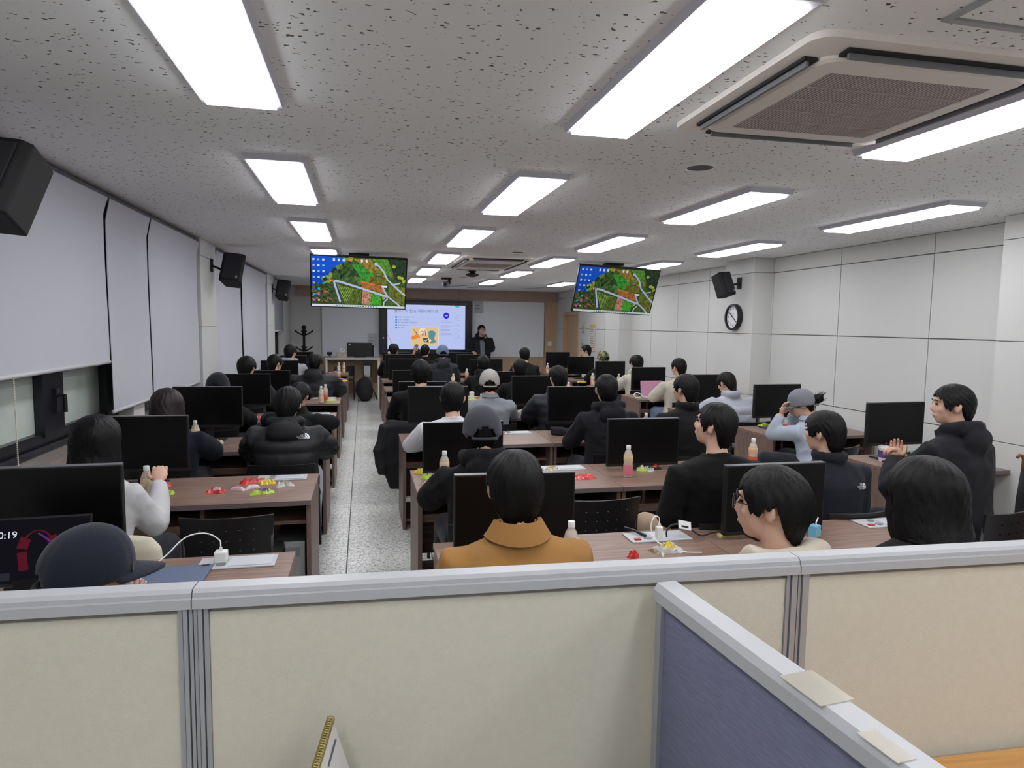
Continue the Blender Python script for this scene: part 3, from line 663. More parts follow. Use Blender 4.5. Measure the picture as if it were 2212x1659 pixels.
def make_monitor():
    t = thing('monitor', 'x', 'monitor', (0, 0, ZD))
    MB().box(-.265, .265, 0, .03, .06, .39, ch=.004).build('housing', M_BLK, t)
    MB().box(-.262, .262, -.004, 0, .386, .391).box(-.262, .262, -.004, 0, .062, .08).box(-.264, -.259, -.004, 0, .062, .39).box(.259, .264, -.004, 0, .062, .39).build('bezel', M_BEZ, t)
    MB().box(-.26, .26, -.003, 0, .08, .386).build('screen', M_SCR, t)
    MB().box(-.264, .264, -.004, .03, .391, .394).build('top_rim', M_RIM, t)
    s = MB().box(-.03, .03, .03, .05, .0, .25).build('stand_neck', M_BLK, t)
    MB().box(-.12, .12, -.05, .12, 0, .012, ch=.003).build('stand_base', M_BLK, t)
    return t
mon = None
MZ = dict(L=[.05, .03, .06, .05, -.02, .02, .02, .02], A=[-.04, -.04, .05, -.04, -.02, 0, .0, .02], B=[-.04, -.04, .04, .02, -.04, 0, 0, .02], C=[0, .05, 0, .03, .02, .02, .02, .04])
for bk, (x0, wd, desc) in blocks.items():
    for r in range(8):
        if bk == 'C' and r == 0: continue
        sh = {'L1': -.07, 'L0': .06, 'C1': -.02, 'C3': .06, 'B1': 0, 'L2': -.02, 'L4': .04}.get(bk+str(r), 0)
        rel = .335 + sh
        lb = 'black widescreen monitor on the %s-row desk of %s' % (rown[r], dict(L='left block', A='centre block by the aisle', B='centre block right side', C='right block')[bk])
        loc = (x0+rel, YFAR[r]-.20, ZD+MZ[bk][r]*.0)
        if mon is None:
            mon = make_monitor(); m_ = mon; m_['label'] = lb; m_['group'] = 'black monitors on the desks'
        else: m_ = copy_tree(mon, label=lb)
        m_.location = loc
        dz = MZ[bk][r]
        if dz:
            for ch_ in m_.children:
                if not ch_.name.startswith('stand'): ch_.location.z = dz
        m_.rotation_euler = (0, 0, random.uniform(-.05, .05) if bk != 'C' else .05)
def make_chair():
    t = thing('chair', 'x', 'chair', (0, 0, 0))
    # perforated, gently curved backrest
    nx, nz = 42, 20; W, Z0, Z1 = .44, .50, .72
    def bp(i, j, off):
        u = i/nx-.5; x = u*W; return (x*(1-.06*(1-j/nz)), -.20-.0-.05*(1-(2*u)**2)+off-.03*(j/nz), Z0+(Z1-Z0)*j/nz)
    vs = []; fs = []
    for off in (0, .014):
        for j in range(nz+1):
            for i in range(nx+1): vs.append(bp(i, j, off))
    K = (nx+1)*(nz+1)
    def hole(i, j): return 0 <= i < nx and 0 <= j < nz and i % 6 == 3 and i > 6 and i < nx-6 and j in (4, 9, 14)
    for j in range(nz):
        for i in range(nx):
            if hole(i, j):
                a = j*(nx+1)+i; c4 = [a, a+1, a+nx+2, a+nx+1]
                for k in range(4): fs.append((c4[k], c4[(k+1) % 4], c4[(k+1) % 4]+K, c4[k]+K))
                continue
            a = j*(nx+1)+i; fs.append((a, a+1, a+nx+2, a+nx+1)); fs.append((a+K, a+nx+1+K, a+nx+2+K, a+1+K))
    for i in range(nx):
        fs.append((i, i+K, i+1+K, i+1)); a = nz*(nx+1)+i; fs.append((a, a+1, a+1+K, a+K))
    for j in range(nz):
        a = j*(nx+1); fs.append((a, a+nx+1, a+nx+1+K, a+K)); a += nx; fs.append((a, a+K, a+nx+1+K, a+nx+1))
    MB().add(vs, fs).build('backrest', M_BLK, t)
    MB().box(-.21, .21, -.19, .21, .41, .445, ch=.012).build('seat', M_BLKM, t)
    for s in (-1, 1):
        MB().tube([(s*.205, -.21, .66), (s*.205, -.20, .43), (s*.21, -.24, .0)], .011, 8).build('leg', M_BLK, t, smooth=True)
        MB().tube([(s*.205, -.20, .42), (s*.205, .19, .42), (s*.21, .23, .0)], .011, 8).build('leg', M_BLK, t, smooth=True)
    return t
CH0 = make_chair(); chair_used = [False]
def chair(x, y, rz, label):
    if not chair_used[0]:
        chair_used[0] = True; c = CH0; c.location = (x, y, 0); c.rotation_euler = (0, 0, rz); c['label'] = label; c['group'] = 'black perforated classroom chairs'
    else: c = copy_tree(CH0, label=label, loc=(x, y, 0), rz=rz)
    return c
def make_tower():
    t = thing('computer_tower', 'x', 'computer', (0, 0, 0))
    MB().box(-.085, .085, -.19, .19, 0, .36, ch=.006).build('case', mat('tower_case', (56, 58, 60), .5), t)
    MB().box(-.086, .086, -.205, -.188, 0, .362, ch=.004).build('front_panel', mat('tower_front', (150, 152, 150), .4), t)
    MB().box(-.06, .06, -.209, -.204, .28, .33).build('drive_bay', M_GRY, t)
    return t
tw = make_tower(); tw.location = (-.42, 4.02, .07); tw['label'] = 'silver-fronted computer tower under second-row left desk'; tw['group'] = 'computer towers under the desks'
copy_tree(tw, label='silver-fronted computer tower under first-row left desk', loc=(-.42, 2.45, .07))
copy_tree(tw, label='computer tower under third-row desk beside aisle', loc=(-.42, 5.52, .07))
copy_tree(tw, label='computer tower under the second-row centre desk left of empty chair', loc=(1.03, 3.98, .07), rz=.3)

# ------------------------------------------------------------ people
def remesh(mb, vox, mats, name, parent, smooth=2, disp=None, extra=None):
    me = mb.mesh('tmp', mats); ob = bpy.data.objects.new('tmp', me); COL.objects.link(ob)
    m = ob.modifiers.new('r', 'REMESH'); m.mode = 'VOXEL'; m.voxel_size = vox
    if smooth: s = ob.modifiers.new('s', 'SMOOTH'); s.factor = .5; s.iterations = smooth
    dg = bpy.context.evaluated_depsgraph_get(); r = bpy.data.meshes.new_from_object(ob.evaluated_get(dg))
    bpy.data.objects.remove(ob); bpy.data.meshes.remove(me); r.name = name
    n = len(r.vertices); co = np.empty(n*3); r.vertices.foreach_get('co', co); co = co.reshape(-1, 3)
    if disp:
        no = np.empty(n*3); r.vertices.foreach_get('normal', no); no = no.reshape(-1, 3)
        co = co+no*disp(co)[:, None]; r.vertices.foreach_set('co', co.ravel())
    if extra and extra.f:
        bm = bmesh.new(); bm.from_mesh(r); vv = [bm.verts.new(p) for p in extra.v]
        for f in extra.f:
            try: bm.faces.new([vv[i] for i in f])
            except ValueError: pass
        bm.to_mesh(r); bm.free()
    r.materials.clear()
    for mm in (mats if isinstance(mats, (list, tuple)) else [mats]): r.materials.append(mm)
    r.polygons.foreach_set('use_smooth', [True]*len(r.polygons)); r.update()
    o = bpy.data.objects.new(name, r); COL.objects.link(o); o.parent = parent; return o
def nz(seed, amp, fq, ridge=False, n=7):
    rs = np.random.RandomState(seed); K = rs.normal(size=(n, 3)); K /= np.linalg.norm(K, axis=1)[:, None]; K *= fq*rs.uniform(.6, 1.5, size=(n, 1)); ph = rs.uniform(0, 6.28, n)
    def f(c):
        w = c+.03*np.sin(c[:, [1, 2, 0]]*fq*.6+ph[0]); s = np.sin(w @ K.T+ph).sum(1)/math.sqrt(n)
        return amp*((1-np.abs(s)*1.3) if ridge else s)
    return f
def head_mb():
    h = MB()
    h.ell((0, -.012, .028), (.076, .094, .092), 18); h.ell((0, .028, -.02), (.062, .062, .085), 16)
    h.ell((0, .045, -.075), (.036, .036, .034), 12); h.ell((0, .02, -.06), (.054, .05, .05), 14)
    h.tube([(0, .084, .018), (0, .096, -.010), (0, .099, -.024)], [.008, .011, .0135], 8); h.ell((0, .090, -.031), (.018, .012, .009), 8)
    h.ell((0, .078, .034), (.05, .018, .012), 10); h.ell((0, .083, -.058), (.024, .013, .011), 8)
    h.ell((.040, .06, -.02), (.022, .022, .022), 8); h.ell((-.040, .06, -.02), (.022, .022, .022), 8)
    return h
def ears_mb():
    e = MB()
    for s in (-1, 1):
        e.ell((s*.083, -.008, -.008), (.011, .019, .031), 10, rot=Matrix.Rotation(s*.30, 3, 'Z'))
        e.tube([(s*.088, -.012, .022), (s*.096, -.022, .012), (s*.094, -.022, -.012), (s*.086, -.008, -.034)], [.005, .006, .006, .006], 6)
    return e
def hair_mb(style, seed, vol=1.0, cap=False):
    rs = random.Random(seed); nphi, ntt = 96, 30; ph = [rs.uniform(0, 6.28) for _ in range(8)]
    A, top = .094*vol, .128*(.6+.4*vol)
    if cap: A, top = .083, .10
    long_ = style in ('long', 'bob')
    if style == 'buzz' and not cap: A, top = .087, .128
    ends = {'short': [(0, .062), (25, .058), (45, .040), (58, -.005), (72, -.022), (84, .014), (100, .014), (112, -.03), (125, -.085), (150, -.116), (180, -.120)],
            'buzz': [(0, .062), (30, .058), (50, .045), (62, .0), (76, -.02), (86, .012), (102, .012), (115, -.03), (130, -.07), (180, -.09)],
            'bob': [(0, .03), (30, .02), (42, -.04), (55, -.14), (80, -.175), (180, -.19)],
            'long': [(0, .03), (30, .02), (42, -.05), (55, -.20), (80, -.27), (130, -.31), (180, -.34)]}[style]
    prof = {'short': [(.015, 1), (-.02, .985), (-.05, .93), (-.08, .83), (-.12, .70)], 'buzz': [(.015, 1), (-.03, .96), (-.06, .88), (-.11, .74)],
            'bob': [(.015, 1), (-.05, 1.05), (-.12, 1.10), (-.16, 1.05), (-.2, .93)], 'long': [(.015, 1), (-.06, 1.04), (-.15, 1.12), (-.22, 1.12), (-.36, .80)]}[style]
    def ip(tb, x):
        s = sorted(tb)
        if x <= s[0][0]: return s[0][1]
        for (a, b), (c, d) in zip(s[:-1], s[1:]):
            if x <= c: t = (x-a)/(c-a); return b+(d-b)*t
        return s[-1][1]
    vs = []
    z0 = .015
    for j in range(ntt+1):
        t = j/ntt
        for i in range(nphi):
            phi = 2*PI*i/nphi; fa = abs(((math.degrees(phi)-90+180) % 360)-180)
            ze = ip(ends, fa)
            jag = .010*math.sin(phi*23+ph[0])+.007*math.sin(phi*37+ph[1])+.006*math.sin(phi*11+ph[2])
            if long_ and fa > 60: jag *= 3
            if style == 'buzz' or fa > 110 and not long_: jag *= .3
            ze += jag*.7
            z = ze+(top-ze)*math.cos(min(t, 1)*PI/2) if not long_ else ze+(top-ze)*((math.cos(t*PI/2)*.55+(1-t)*.45) if t > 0 else 1)
            if z > z0: q = max(0, 1-((z-z0)/(top-z0))**2.15)**.5
            else: q = ip(prof, z)
            sw = .35*math.sin(z*20+ph[3])
            st = (math.sin((phi+z*4+sw)*19+ph[4])+math.sin((phi-z*3)*31+ph[5])*.7+math.sin((phi+z*2)*7+ph[6]))*(.0014 if style != 'buzz' else .0005)
            k = 1+.025*math.sin(phi*3+ph[7]+z*18)
            a = A*q*k+st*min(1, q*2); b = (A+.014)*q*k+st*min(1, q*2)
            yc = -.010
            if long_ and z < -.06: yc -= .045*min(1, (-.06-z)/.16)
            if long_ and fa < 75 and z < 0: a *= .9
            vs.append((a*math.cos(phi), yc+b*math.sin(phi), z))
    n0 = len(vs)
    for i in range(nphi):
        x, y, z = vs[ntt*nphi+i]; vs.append((x*.62, y*.62, z+.012))
    mb = MB(); fs = [(j*nphi+i, j*nphi+(i+1) % nphi, (j+1)*nphi+(i+1) % nphi, (j+1)*nphi+i) for j in range(ntt+1) for i in range(nphi)]
    fs.append(tuple(range(nphi)))
    return mb.add(vs, [f[::-1] for f in fs])
def cap_parts(col, par, T, cn, camo=False, strap=True, back=False):
    m = cloth('cap_'+cn, col)
    if camo:
        nt = m.node_tree; b = nt.nodes['Principled BSDF']; N = nt.nodes.new; L = nt.links.new
        tc = N('ShaderNodeTexCoord'); n = N('ShaderNodeTexNoise'); n.inputs['Scale'].default_value = 26; r = N('ShaderNodeValToRGB'); r.color_ramp.interpolation = 'CONSTANT'
        e = r.color_ramp.elements; e[0].color = (*srgb((44, 46, 34)), 1); e[1].position = .5; e[1].color = (*srgb((110, 112, 78)), 1); q = e.new(.42); q.color = (*srgb((72, 80, 50)), 1); q = e.new(.6); q.color = (*srgb((150, 142, 112)), 1)
        L(tc.outputs['Object'], n.inputs['Vector']); L(n.outputs[0], r.inputs[0]); L(r.outputs[0], b.inputs['Base Color'])
    nphi, ntt = 72, 16; vs = []; fs = []
    top, zr, A, B = .134, -.012, .101, .118
    for j in range(ntt+1):
        t = j/ntt; z = zr+(top-zr)*math.cos(t*PI/2)
        q = max(0, 1-((z-zr)/(top-zr))**2.5)**.5*(1+.0*t)
        for i in range(nphi):
            phi = 2*PI*i/nphi; s6 = abs(math.sin(3*phi)); g = 1-.018*(1-s6)**6
            tilt = .012*math.sin(phi)*(q)      # higher in front
            vs.append((A*q*g*math.cos(phi), -.006+B*q*g*math.sin(phi), z+tilt))
    for j in range(ntt):
        for i in range(nphi):
            phi = 2*PI*(i+.5)/nphi; fa = abs(((math.degrees(phi)+90+180) % 360)-180); zz = vs[j*nphi+i][2]-vs[ntt*nphi+i][2]
            if strap and fa < 34 and zz < .058*math.sqrt(max(0, 1-(fa/34)**2)) and zz > -1 and j < ntt-1+1:
                continue
            fs.append((j*nphi+i, (j+1)*nphi+i, (j+1)*nphi+(i+1) % nphi, j*nphi+(i+1) % nphi))
    mb = MB().add(vs, fs); o = mb.build('cap', m, par, smooth=True)
    sd = o.modifiers.new('s', 'SOLIDIFY'); sd.thickness = .003; sd.offset = 1
    o.matrix_local = T
    bt = MB().ell((0, -.006, .134), (.007, .007, .004), 10); bt.build('button', m, o, smooth=True)
    for k in range(6):
        a = PI/6+k*PI/3
        MB().lathe([(.0035, 0), (.0035, .002)], seg=8, T=T3((A*.80*math.cos(a), -.006+B*.80*math.sin(a), .082+.015*math.sin(a)), a) @ Matrix.Rotation(PI/2*.75, 4, 'Y')).build('eyelet', m, o)
    if strap:
        MB().tube([(A*1.0*math.sin(math.radians(g)), -.006-B*1.0*math.cos(math.radians(g)), -.030) for g in range(-40, 41, 8)], .007, 6, flat=1.2).build('strap', m, o, smooth=True)
    # brim
    vs = []; n1, n2 = 16, 6
    for j in range(n2+1):
        for i in range(n1+1):
            g = math.radians(-58+116*i/n1); e = j/n2; rad = 1+.68*e*math.cos(g*1.15)
            vs.append((A*math.sin(g)*(1+.05*e), -.006+B*math.cos(g)*rad, .014-.012*e-.022*(math.sin(g)**2)*1.0))
    fs = [(j*(n1+1)+i, j*(n1+1)+i+1, (j+1)*(n1+1)+i+1, (j+1)*(n1+1)+i) for j in range(n2) for i in range(n1)]
    b = MB().add(vs, fs).build('brim', m, o, smooth=True); sd = b.modifiers.new('s', 'SOLIDIFY'); sd.thickness = .004
    return o
def hand_mb(wr, d, up, side, curl=.5, sc=1.0):
    """palm + five tapered fingers; wr wrist point, d direction, up palm-back normal"""
    d = Vector(d).normalized(); up = Vector(up).normalized(); x = d.cross(up).normalized()*side; up = x.cross(d).normalized()*side if side > 0 else d.cross(x).normalized()*-1
    if up.dot(Vector((0, 0, 1))) < -.2: pass
    wr = Vector(wr); h = MB()
    R = Matrix((x, d, up)).transposed()
    h.ell(wr+d*.048*sc, (.040*sc, .054*sc, .016*sc), 12, rot=R)
    for k, (off, ln) in enumerate(((-.028, .070), (-.009, .080), (.010, .075), (.027, .060))):
        p0 = wr+d*.075*sc+x*off*sc; a = curl*.5; p = [p0]; dirv = d.copy()
        for s in range(3):
            ang = a*(s+.5); dv = (d*math.cos(ang)-up*math.sin(ang)); p.append(p[-1]+dv*ln*sc*(.42, .33, .25)[s])
        h.tube(p, [.0095*sc, .0088*sc, .0078*sc, .006*sc], 7); h.ell(p[-1], (.006*sc,)*3, 6)
    p0 = wr+d*.025*sc-x*.030*sc; dv = (d*.75-x*.6-up*.25).normalized()
    p = [p0, p0+dv*.03*sc, p0+dv*.03*sc+(d*.9-x*.15-up*.3).normalized()*.028*sc, p0+dv*.03*sc+(d*.9-x*.1-up*.4).normalized()*.05*sc]
    h.tube(p, [.012*sc, .011*sc, .009*sc, .007*sc], 7)
    return h
def project_decal(par_obj, mb_flat, x, z, rz, name, m, off=.002):
    """wrap a flat x,z drawing on the back (-Y side) of a garment"""
    me = par_obj.data; bvh = BVHTree.FromPolygons([v.co for v in me.vertices], [p.vertices for p in me.polygons])
    out = MB(); vs = []
    c, s = math.cos(rz), math.sin(rz)
    for (a, _, b) in mb_flat.v:
        X, Z = x+a*c-b*s, z+a*s+b*c
        h = bvh.ray_cast(Vector((X, -1.2, Z)), Vector((0, 1, 0)))
        vs.append((X, h[0].y-off-.002 if h[0] else -.2, Z))
    out.add(vs, mb_flat.f); return out.build(name, m, par_obj, smooth=False)
def jacket_mark():
    mb = MB(); 
    for k, (r0, r1) in enumerate(((.0, .011), (.014, .022), (.025, .034))):
        n = 8; pts = [(r0*math.cos(PI/2*i/n), r0*math.sin(PI/2*i/n)) for i in range(n+1)]; po = [(r1*math.cos(PI/2*i/n), r1*math.sin(PI/2*i/n)) for i in range(n+1)]
        vs = [(a, 0, b) for a, b in pts]+[(a, 0, b) for a, b in po]
        mb.add(vs, [(i, i+1, n+2+i, n+1+i) for i in range(n)])
    for k, s in enumerate(('THE', 'NORTH', 'FACE')):
        mb.merge(text_mb(s, .014, align='RIGHT'), T3((-.004, 0, .027-.011*k)) @ FACE_Y)
    return mb
VN, VF = .0095, .016
PCOUNT = [0]
def person(label, x, y, ztop, yaw=0, pitch=0, roll=0, body=0, lean=.10, sw=.185, bulk=1.0, top='sweater', col=(30, 30, 34), cn='black', pants=('dark', (34, 36, 44)), hair='short',
           hm=None, vol=1.0, cap=None, pose='desk', face=False, glasses=False, near=False, skin=None, stand=False, nk=0, seatchair=True, chlabel=None, inner=None, mark=None, hoodup=False, extra=None, rough=.9):
    PCOUNT[0] += 1; sd_ = PCOUNT[0]
    hm = hm or M_HAIR; skin = skin or M_SKIN; vox = VN if near else VF
    b = math.radians(body); yw = math.radians(yaw)-b; pt = math.radians(pitch); rl = math.radians(roll)
    # root below the hips so that the head centre lands at (x, y)
    off = Vector((-math.sin(b)*lean, math.cos(b)*lean, 0))
    t = thing('person', label, 'person', (x-off.x, y-off.y, 0), b, 'people in the classroom')
    ly = lean; hz = ztop-.132; nbz = ztop-.275-nk; sz = nbz-.045
    hip = .50 if not stand else .93
    Hh = T3((0, ly-.02, hz-.09)) @ Matrix.Rotation(yw, 4, 'Z') @ Matrix.Rotation(-pt, 4, 'X') @ Matrix.Rotation(rl, 4, 'Y') @ T3((0, .02, .09))
    # --- body
    mb = MB(); ys = lambda z: (ly-.05)*max(0, (z-hip)/(sz-hip))**1.25
    hw = [.165, .16, .145, .15, .165, sw-.02, sw*.70, .075]; hd = [.12, .115, .10, .105, .11, .09, .075, .062]
    zz = [hip-.06, hip+.05, hip+(sz-hip)*.33, hip+(sz-hip)*.55, hip+(sz-hip)*.78, sz-.05, sz, nbz-.012]
    mb.rings([((0, ys(z), z), a*bulk, d) for z, a, d in zip(zz, hw, hd)])
    mb.tube([(0, ly-.055, nbz-.05), (0, ly-.042, nbz+.03), (0, ly-.03, hz-.02)], [.062, .054, .054], 14)
    mb.merge(head_mb(), Hh); mb.merge(ears_mb(), Hh)
    arms = []
    SH = [Vector((s*sw*bulk**.5, ys(sz-.05)+.0, sz-.055)) for s in (-1, 1)]
    po = pose if isinstance(pose, (list, tuple)) else (pose, pose)
    for s, S, p in zip((-1, 1), SH, po):
        if p == 'desk': E = Vector((s*(sw+.075), S.y+.15, max(.745, sz-.27))); W = Vector((s*.11, E.y+.23, .735))
        elif p == 'wide': E = Vector((s*(sw+.12), S.y+.12, max(.745, sz-.25))); W = Vector((s*.10, E.y+.20, .74))
        elif p == 'lap': E = Vector((s*(sw+.05), S.y+.03, sz-.27)); W = Vector((s*.09, E.y+.22, .64))
        elif p == 'chin': E = Vector((s*(sw+.02), S.y+.22, .75)); W = Vector((s*.05+Hh.translation.x*0, ly+.13, hz-.15))
        elif p == 'face': E = Vector((s*(sw-.0), S.y+.26, .76)); W = Vector((s*.08-.05, ly+.14, hz-.10))
        elif p == 'raise': E = Vector((s*(sw+.09), S.y+.10, sz-.10)); W = Vector((s*(sw+.0), S.y+.12, hz-.0))
        elif p == 'hold': E = Vector((s*(sw+.03), S.y+.16, sz-.23)); W = Vector((s*.12, S.y+.34, sz-.06))
        elif p == 'mic': E = Vector((s*(sw+.03), S.y+.10, sz-.24)); W = Vector((s*.05, S.y+.20, hz-.16))
        elif p == 'gesture': E = Vector((s*(sw+.05), S.y-.02, sz-.28)); W = Vector((s*(sw+.02), S.y+.20, sz-.32))
        elif p == 'clasp': E = Vector((s*(sw+.02)-.05, S.y+.20, .755)); W = Vector((s*.035-.06, E.y+.11, .91))
        else: E = Vector((s*(sw+.04), S.y, sz-.28)); W = Vector((s*(sw+.04), S.y+.06, sz-.52))
        arms.append((s, S, E, W))
        mb.tube([S+Vector((-s*.03, 0, .0)), S, S.lerp(E, .5), E], [.045, .05, .043, .036], 10); mb.ell(E, (.037,)*3, 8)
        mb.tube([E, E.lerp(W, .4), W], [.036, .035, .025], 10)
    # legs
    KN = []
    for s in (-1, 1):
        if stand: hp = Vector((s*.09, 0, hip)); kn = Vector((s*.10, .02, .50)); an = Vector((s*.11, 0, .09))
        else: hp = Vector((s*.09, .02, .51)); kn = Vector((s*.15, .40, .52)); an = Vector((s*.15, .36, .09))
        KN.append((hp, kn, an)); mb.tube([hp, hp.lerp(kn, .5), kn], [.082, .07, .055], 10); mb.ell(kn, (.055,)*3, 8); mb.tube([kn, kn.lerp(an, .35), an], [.052, .052, .036], 10)
    ex = MB()
    for (s, S, E, W), p in zip(arms, po):
        dd = (W-E).normalized()
        if p == 'desk' or p == 'wide': dd = (Vector((dd.x*.6, dd.y, 0))).normalized()
        up = Vector((0, 0, 1)) if abs(dd.z) < .8 else Vector((0, -1, 0))
        ex.merge(hand_mb(W-dd*.01, dd, up, s, curl=1.6 if p in ('mic', 'hold', 'clasp') else .9))
    bodyo = remesh(mb, vox if near else .015, skin, 'body', t, 1, extra=ex)
    # --- trousers
    pm = cloth('trousers_'+pants[0], pants[1]); mb = MB()
    mb.rings([((0, 0, hip-.075), .175, .135), ((0, 0, hip+.06), .172, .13)])
    for hp, kn, an in KN:
        mb.tube([hp, hp.lerp(kn, .5), kn], [.10, .088, .075], 12); mb.ell(kn, (.075, .075, .075), 10); mb.tube([kn, kn.lerp(an, .5), an+Vector((0, 0, .0))], [.075, .070, .062], 12)
    f1 = nz(sd_*3, .004, 26)
    remesh(mb, .016, pm, 'trousers', t, 1, disp=f1)
    for (hp, kn, an), s in zip(KN, (-1, 1)):
        MB().box(an.x-.042, an.x+.042, an.y-.08, an.y+.17, 0, .075, ch=.02).build('shoe', mat('dark_shoe', (40, 40, 44), .6), t, smooth='auto')
    # --- garment
    o = dict(sweater=.020, hoodie=.026, puffer=.046, coat=.032, shirt=.016, fleece=.028)[top]
    if max(col) < 80: col = tuple(int(c*.68) for c in col)
    gm = mat('garment_'+cn, col, rough, bump=.3, bscale=350 if top != 'puffer' else 30, sheen=.03 if top != 'puffer' else 0, spec=.25 if top != 'puffer' else .4)
    mb = MB(); hw2 = [.172, .172, .162, .166, .178, sw*.97, sw*.80, .086]
    mb.rings([((0, ys(z)+(.0 if z > hip+.1 else 0), z), a*bulk+o*(.9 if i < 7 else .15), d+o*(1 if i < 6 else .25)) for i, (z, a, d) in enumerate(zip(zz, hw2, hd))])
    for (s, S, E, W), p in zip(arms, po):
        r = [.052+o*.7, .056+o*.9, .050+o, .046+o]
        Wc = E.lerp(W, .93)
        if extra == 'shortsleeve':
            Em = S.lerp(E, .75); mb.tube([S+Vector((-s*.06, 0, .012)), S, S.lerp(Em, .6), Em], [r[0], r[1], r[2]+.006, r[3]+.010], 12); continue
        mb.tube([S+Vector((-s*.07, 0, .004)), S, S.lerp(E, .5), E], [r[0]*.85]+r[1:], 12); mb.ell(E, (.047+o,)*3, 10)
        mb.tube([E, E.lerp(W, .45), Wc], [.046+o, .042+o*.9, .030+o*.55], 12)
    ny = ly-.05
    if top in ('hoodie',) or (top == 'puffer' and inner == 'hood'):
        big = 1.15 if top == 'puffer' else 1.0
        mb.tube([(-.075, ny+.085, nbz-.02), (-.103, ny+.03, nbz+.015), (-.095, ny-.05, nbz+.028), (0, ny-.092, nbz+.026), (.095, ny-.05, nbz+.028), (.103, ny+.03, nbz+.015), (.075, ny+.085, nbz-.02)], [.022, .032, .038, .042, .038, .032, .022], 12)
        mb.ell((0, ny-.105*big, nbz-.045), (.115*big, .05, .082*big), 14)
    if top == 'puffer' and inner != 'hood' or top == 'fleece':
        mb.tube([(.078*math.cos(a), ny+.008+.080*math.sin(a), nbz+.022) for a in [2*PI*k/14 for k in range(15)]], .027 if top == 'puffer' else .018, 10, flat=1.5)
    if top == 'coat':
        mb.tube([(.072*math.cos(a), ny+.008+.075*math.sin(a), nbz+.015) for a in [2*PI*k/14 for k in range(15)]], .014, 8, flat=1.6)
    if top in ('sweater', 'shirt'):
        mb.tube([(.066*math.cos(a), ny+.012+.066*math.sin(a), nbz-.002+.012*(-math.sin(a))) for a in [2*PI*k/16 for k in range(17)]], .011, 8)
    f1 = nz(sd_, .0045, 16); f2 = nz(sd_+50, .0035, 34, ridge=True); ysz = sz
    if top == 'puffer':
        def disp(c): q = np.abs(np.sin((c[:, 2]-hip)*PI/.088)); return .010*(q**.5-.7)*np.clip((nbz-.02-c[:, 2])*12, 0, 1)+f1(c)*.8+f2(c)*.8
    elif top == 'coat':
        def disp(c): return f1(c)*.7+f2(c)*.3
    else:
        def disp(c): return f1(c)+f2(c)*(1.3 if top in ('hoodie', 'shirt') else .8)
    g = remesh(mb, .0105 if near else VF, gm, {'sweater': 'sweater', 'hoodie': 'hoodie', 'puffer': 'jacket', 'coat': 'coat', 'shirt': 'shirt', 'fleece': 'jacket'}[top], t, 2 if top == 'puffer' else 5, disp=disp)
    if top == 'coat':     # folded collar
        vs = []; n = 22; prof = [(.064, .052), (.074, .055), (.090, .026), (.105, -.006), (.099, -.010), (.082, .018)]
        for r, z in prof:
            for i in range(n+1):
                a = math.radians(-215+250*i/n); fr = max(0, math.sin(a)); vs.append((r*1.08*math.cos(a), ny+.0+r*.98*math.sin(a), nbz-.004+z*(1-.5*fr)-.03*fr+(.006*math.cos(2*a) if z < 0 else 0)))
        m_ = len(prof); fs = [(j*(n+1)+i, j*(n+1)+i+1, ((j+1) % m_)*(n+1)+i+1, ((j+1) % m_)*(n+1)+i) for j in range(m_) for i in range(n)]
        fs += [tuple(j*(n+1) for j in range(m_)), tuple(j*(n+1)+n for j in range(m_))[::-1]]
        fixn(MB().add(vs, fs).build('collar', gm, t, smooth='auto'))
    if top == 'shirt' or inner == 'collar':
        vs = []; n = 18; prof = [(.058, .040), (.066, .040), (.085, .006), (.080, .004)]
        for r, z in prof:
            for i in range(n+1):
                a = math.radians(-220+260*i/n); vs.append((r*1.1*math.cos(a), ny+.01+r*math.sin(a), nbz+z))
        fs = [(j*(n+1)+i, j*(n+1)+i+1, ((j+1) % 4)*(n+1)+i+1, ((j+1) % 4)*(n+1)+i) for j in range(4) for i in range(n)]
        fixn(MB().add(vs, fs).build('collar', gm, t, smooth='auto'))
    if mark: project_decal(g, jacket_mark(), mark[0], mark[1], mark[2] if len(mark) > 2 else 0, 'printed_mark', mat('mark_white', (225, 228, 232), .6))
    if stand and inner:
        vs = MB().rings([((0, ys(z)+hd[i]+o-.020, z), .062, .036) for i, z in ((1, hip+.02), (2, zz[2]), (3, zz[3]), (4, zz[4]), (5, zz[5]))], 14)
        remesh(vs, .012, cloth('grey_blue_shirt', (120, 124, 140)), 'shirt_front', t, 1)
    # --- hair, cap
    if hair != 'none':
        hb_ = hair_mb(hair, sd_, vol, cap is not None and hair in ('short', 'buzz'))
        ho = fixn(hb_.build('hair', hm, t, smooth=True)); ho.matrix_local = Hh
        if cap is not None and hair in ('long', 'bob'): ho.scale = (.98, .96, .9)
    if cap: cap_parts(cap[1], t, Hh, cap[0], camo=cap[0] == 'camouflage', strap=True)
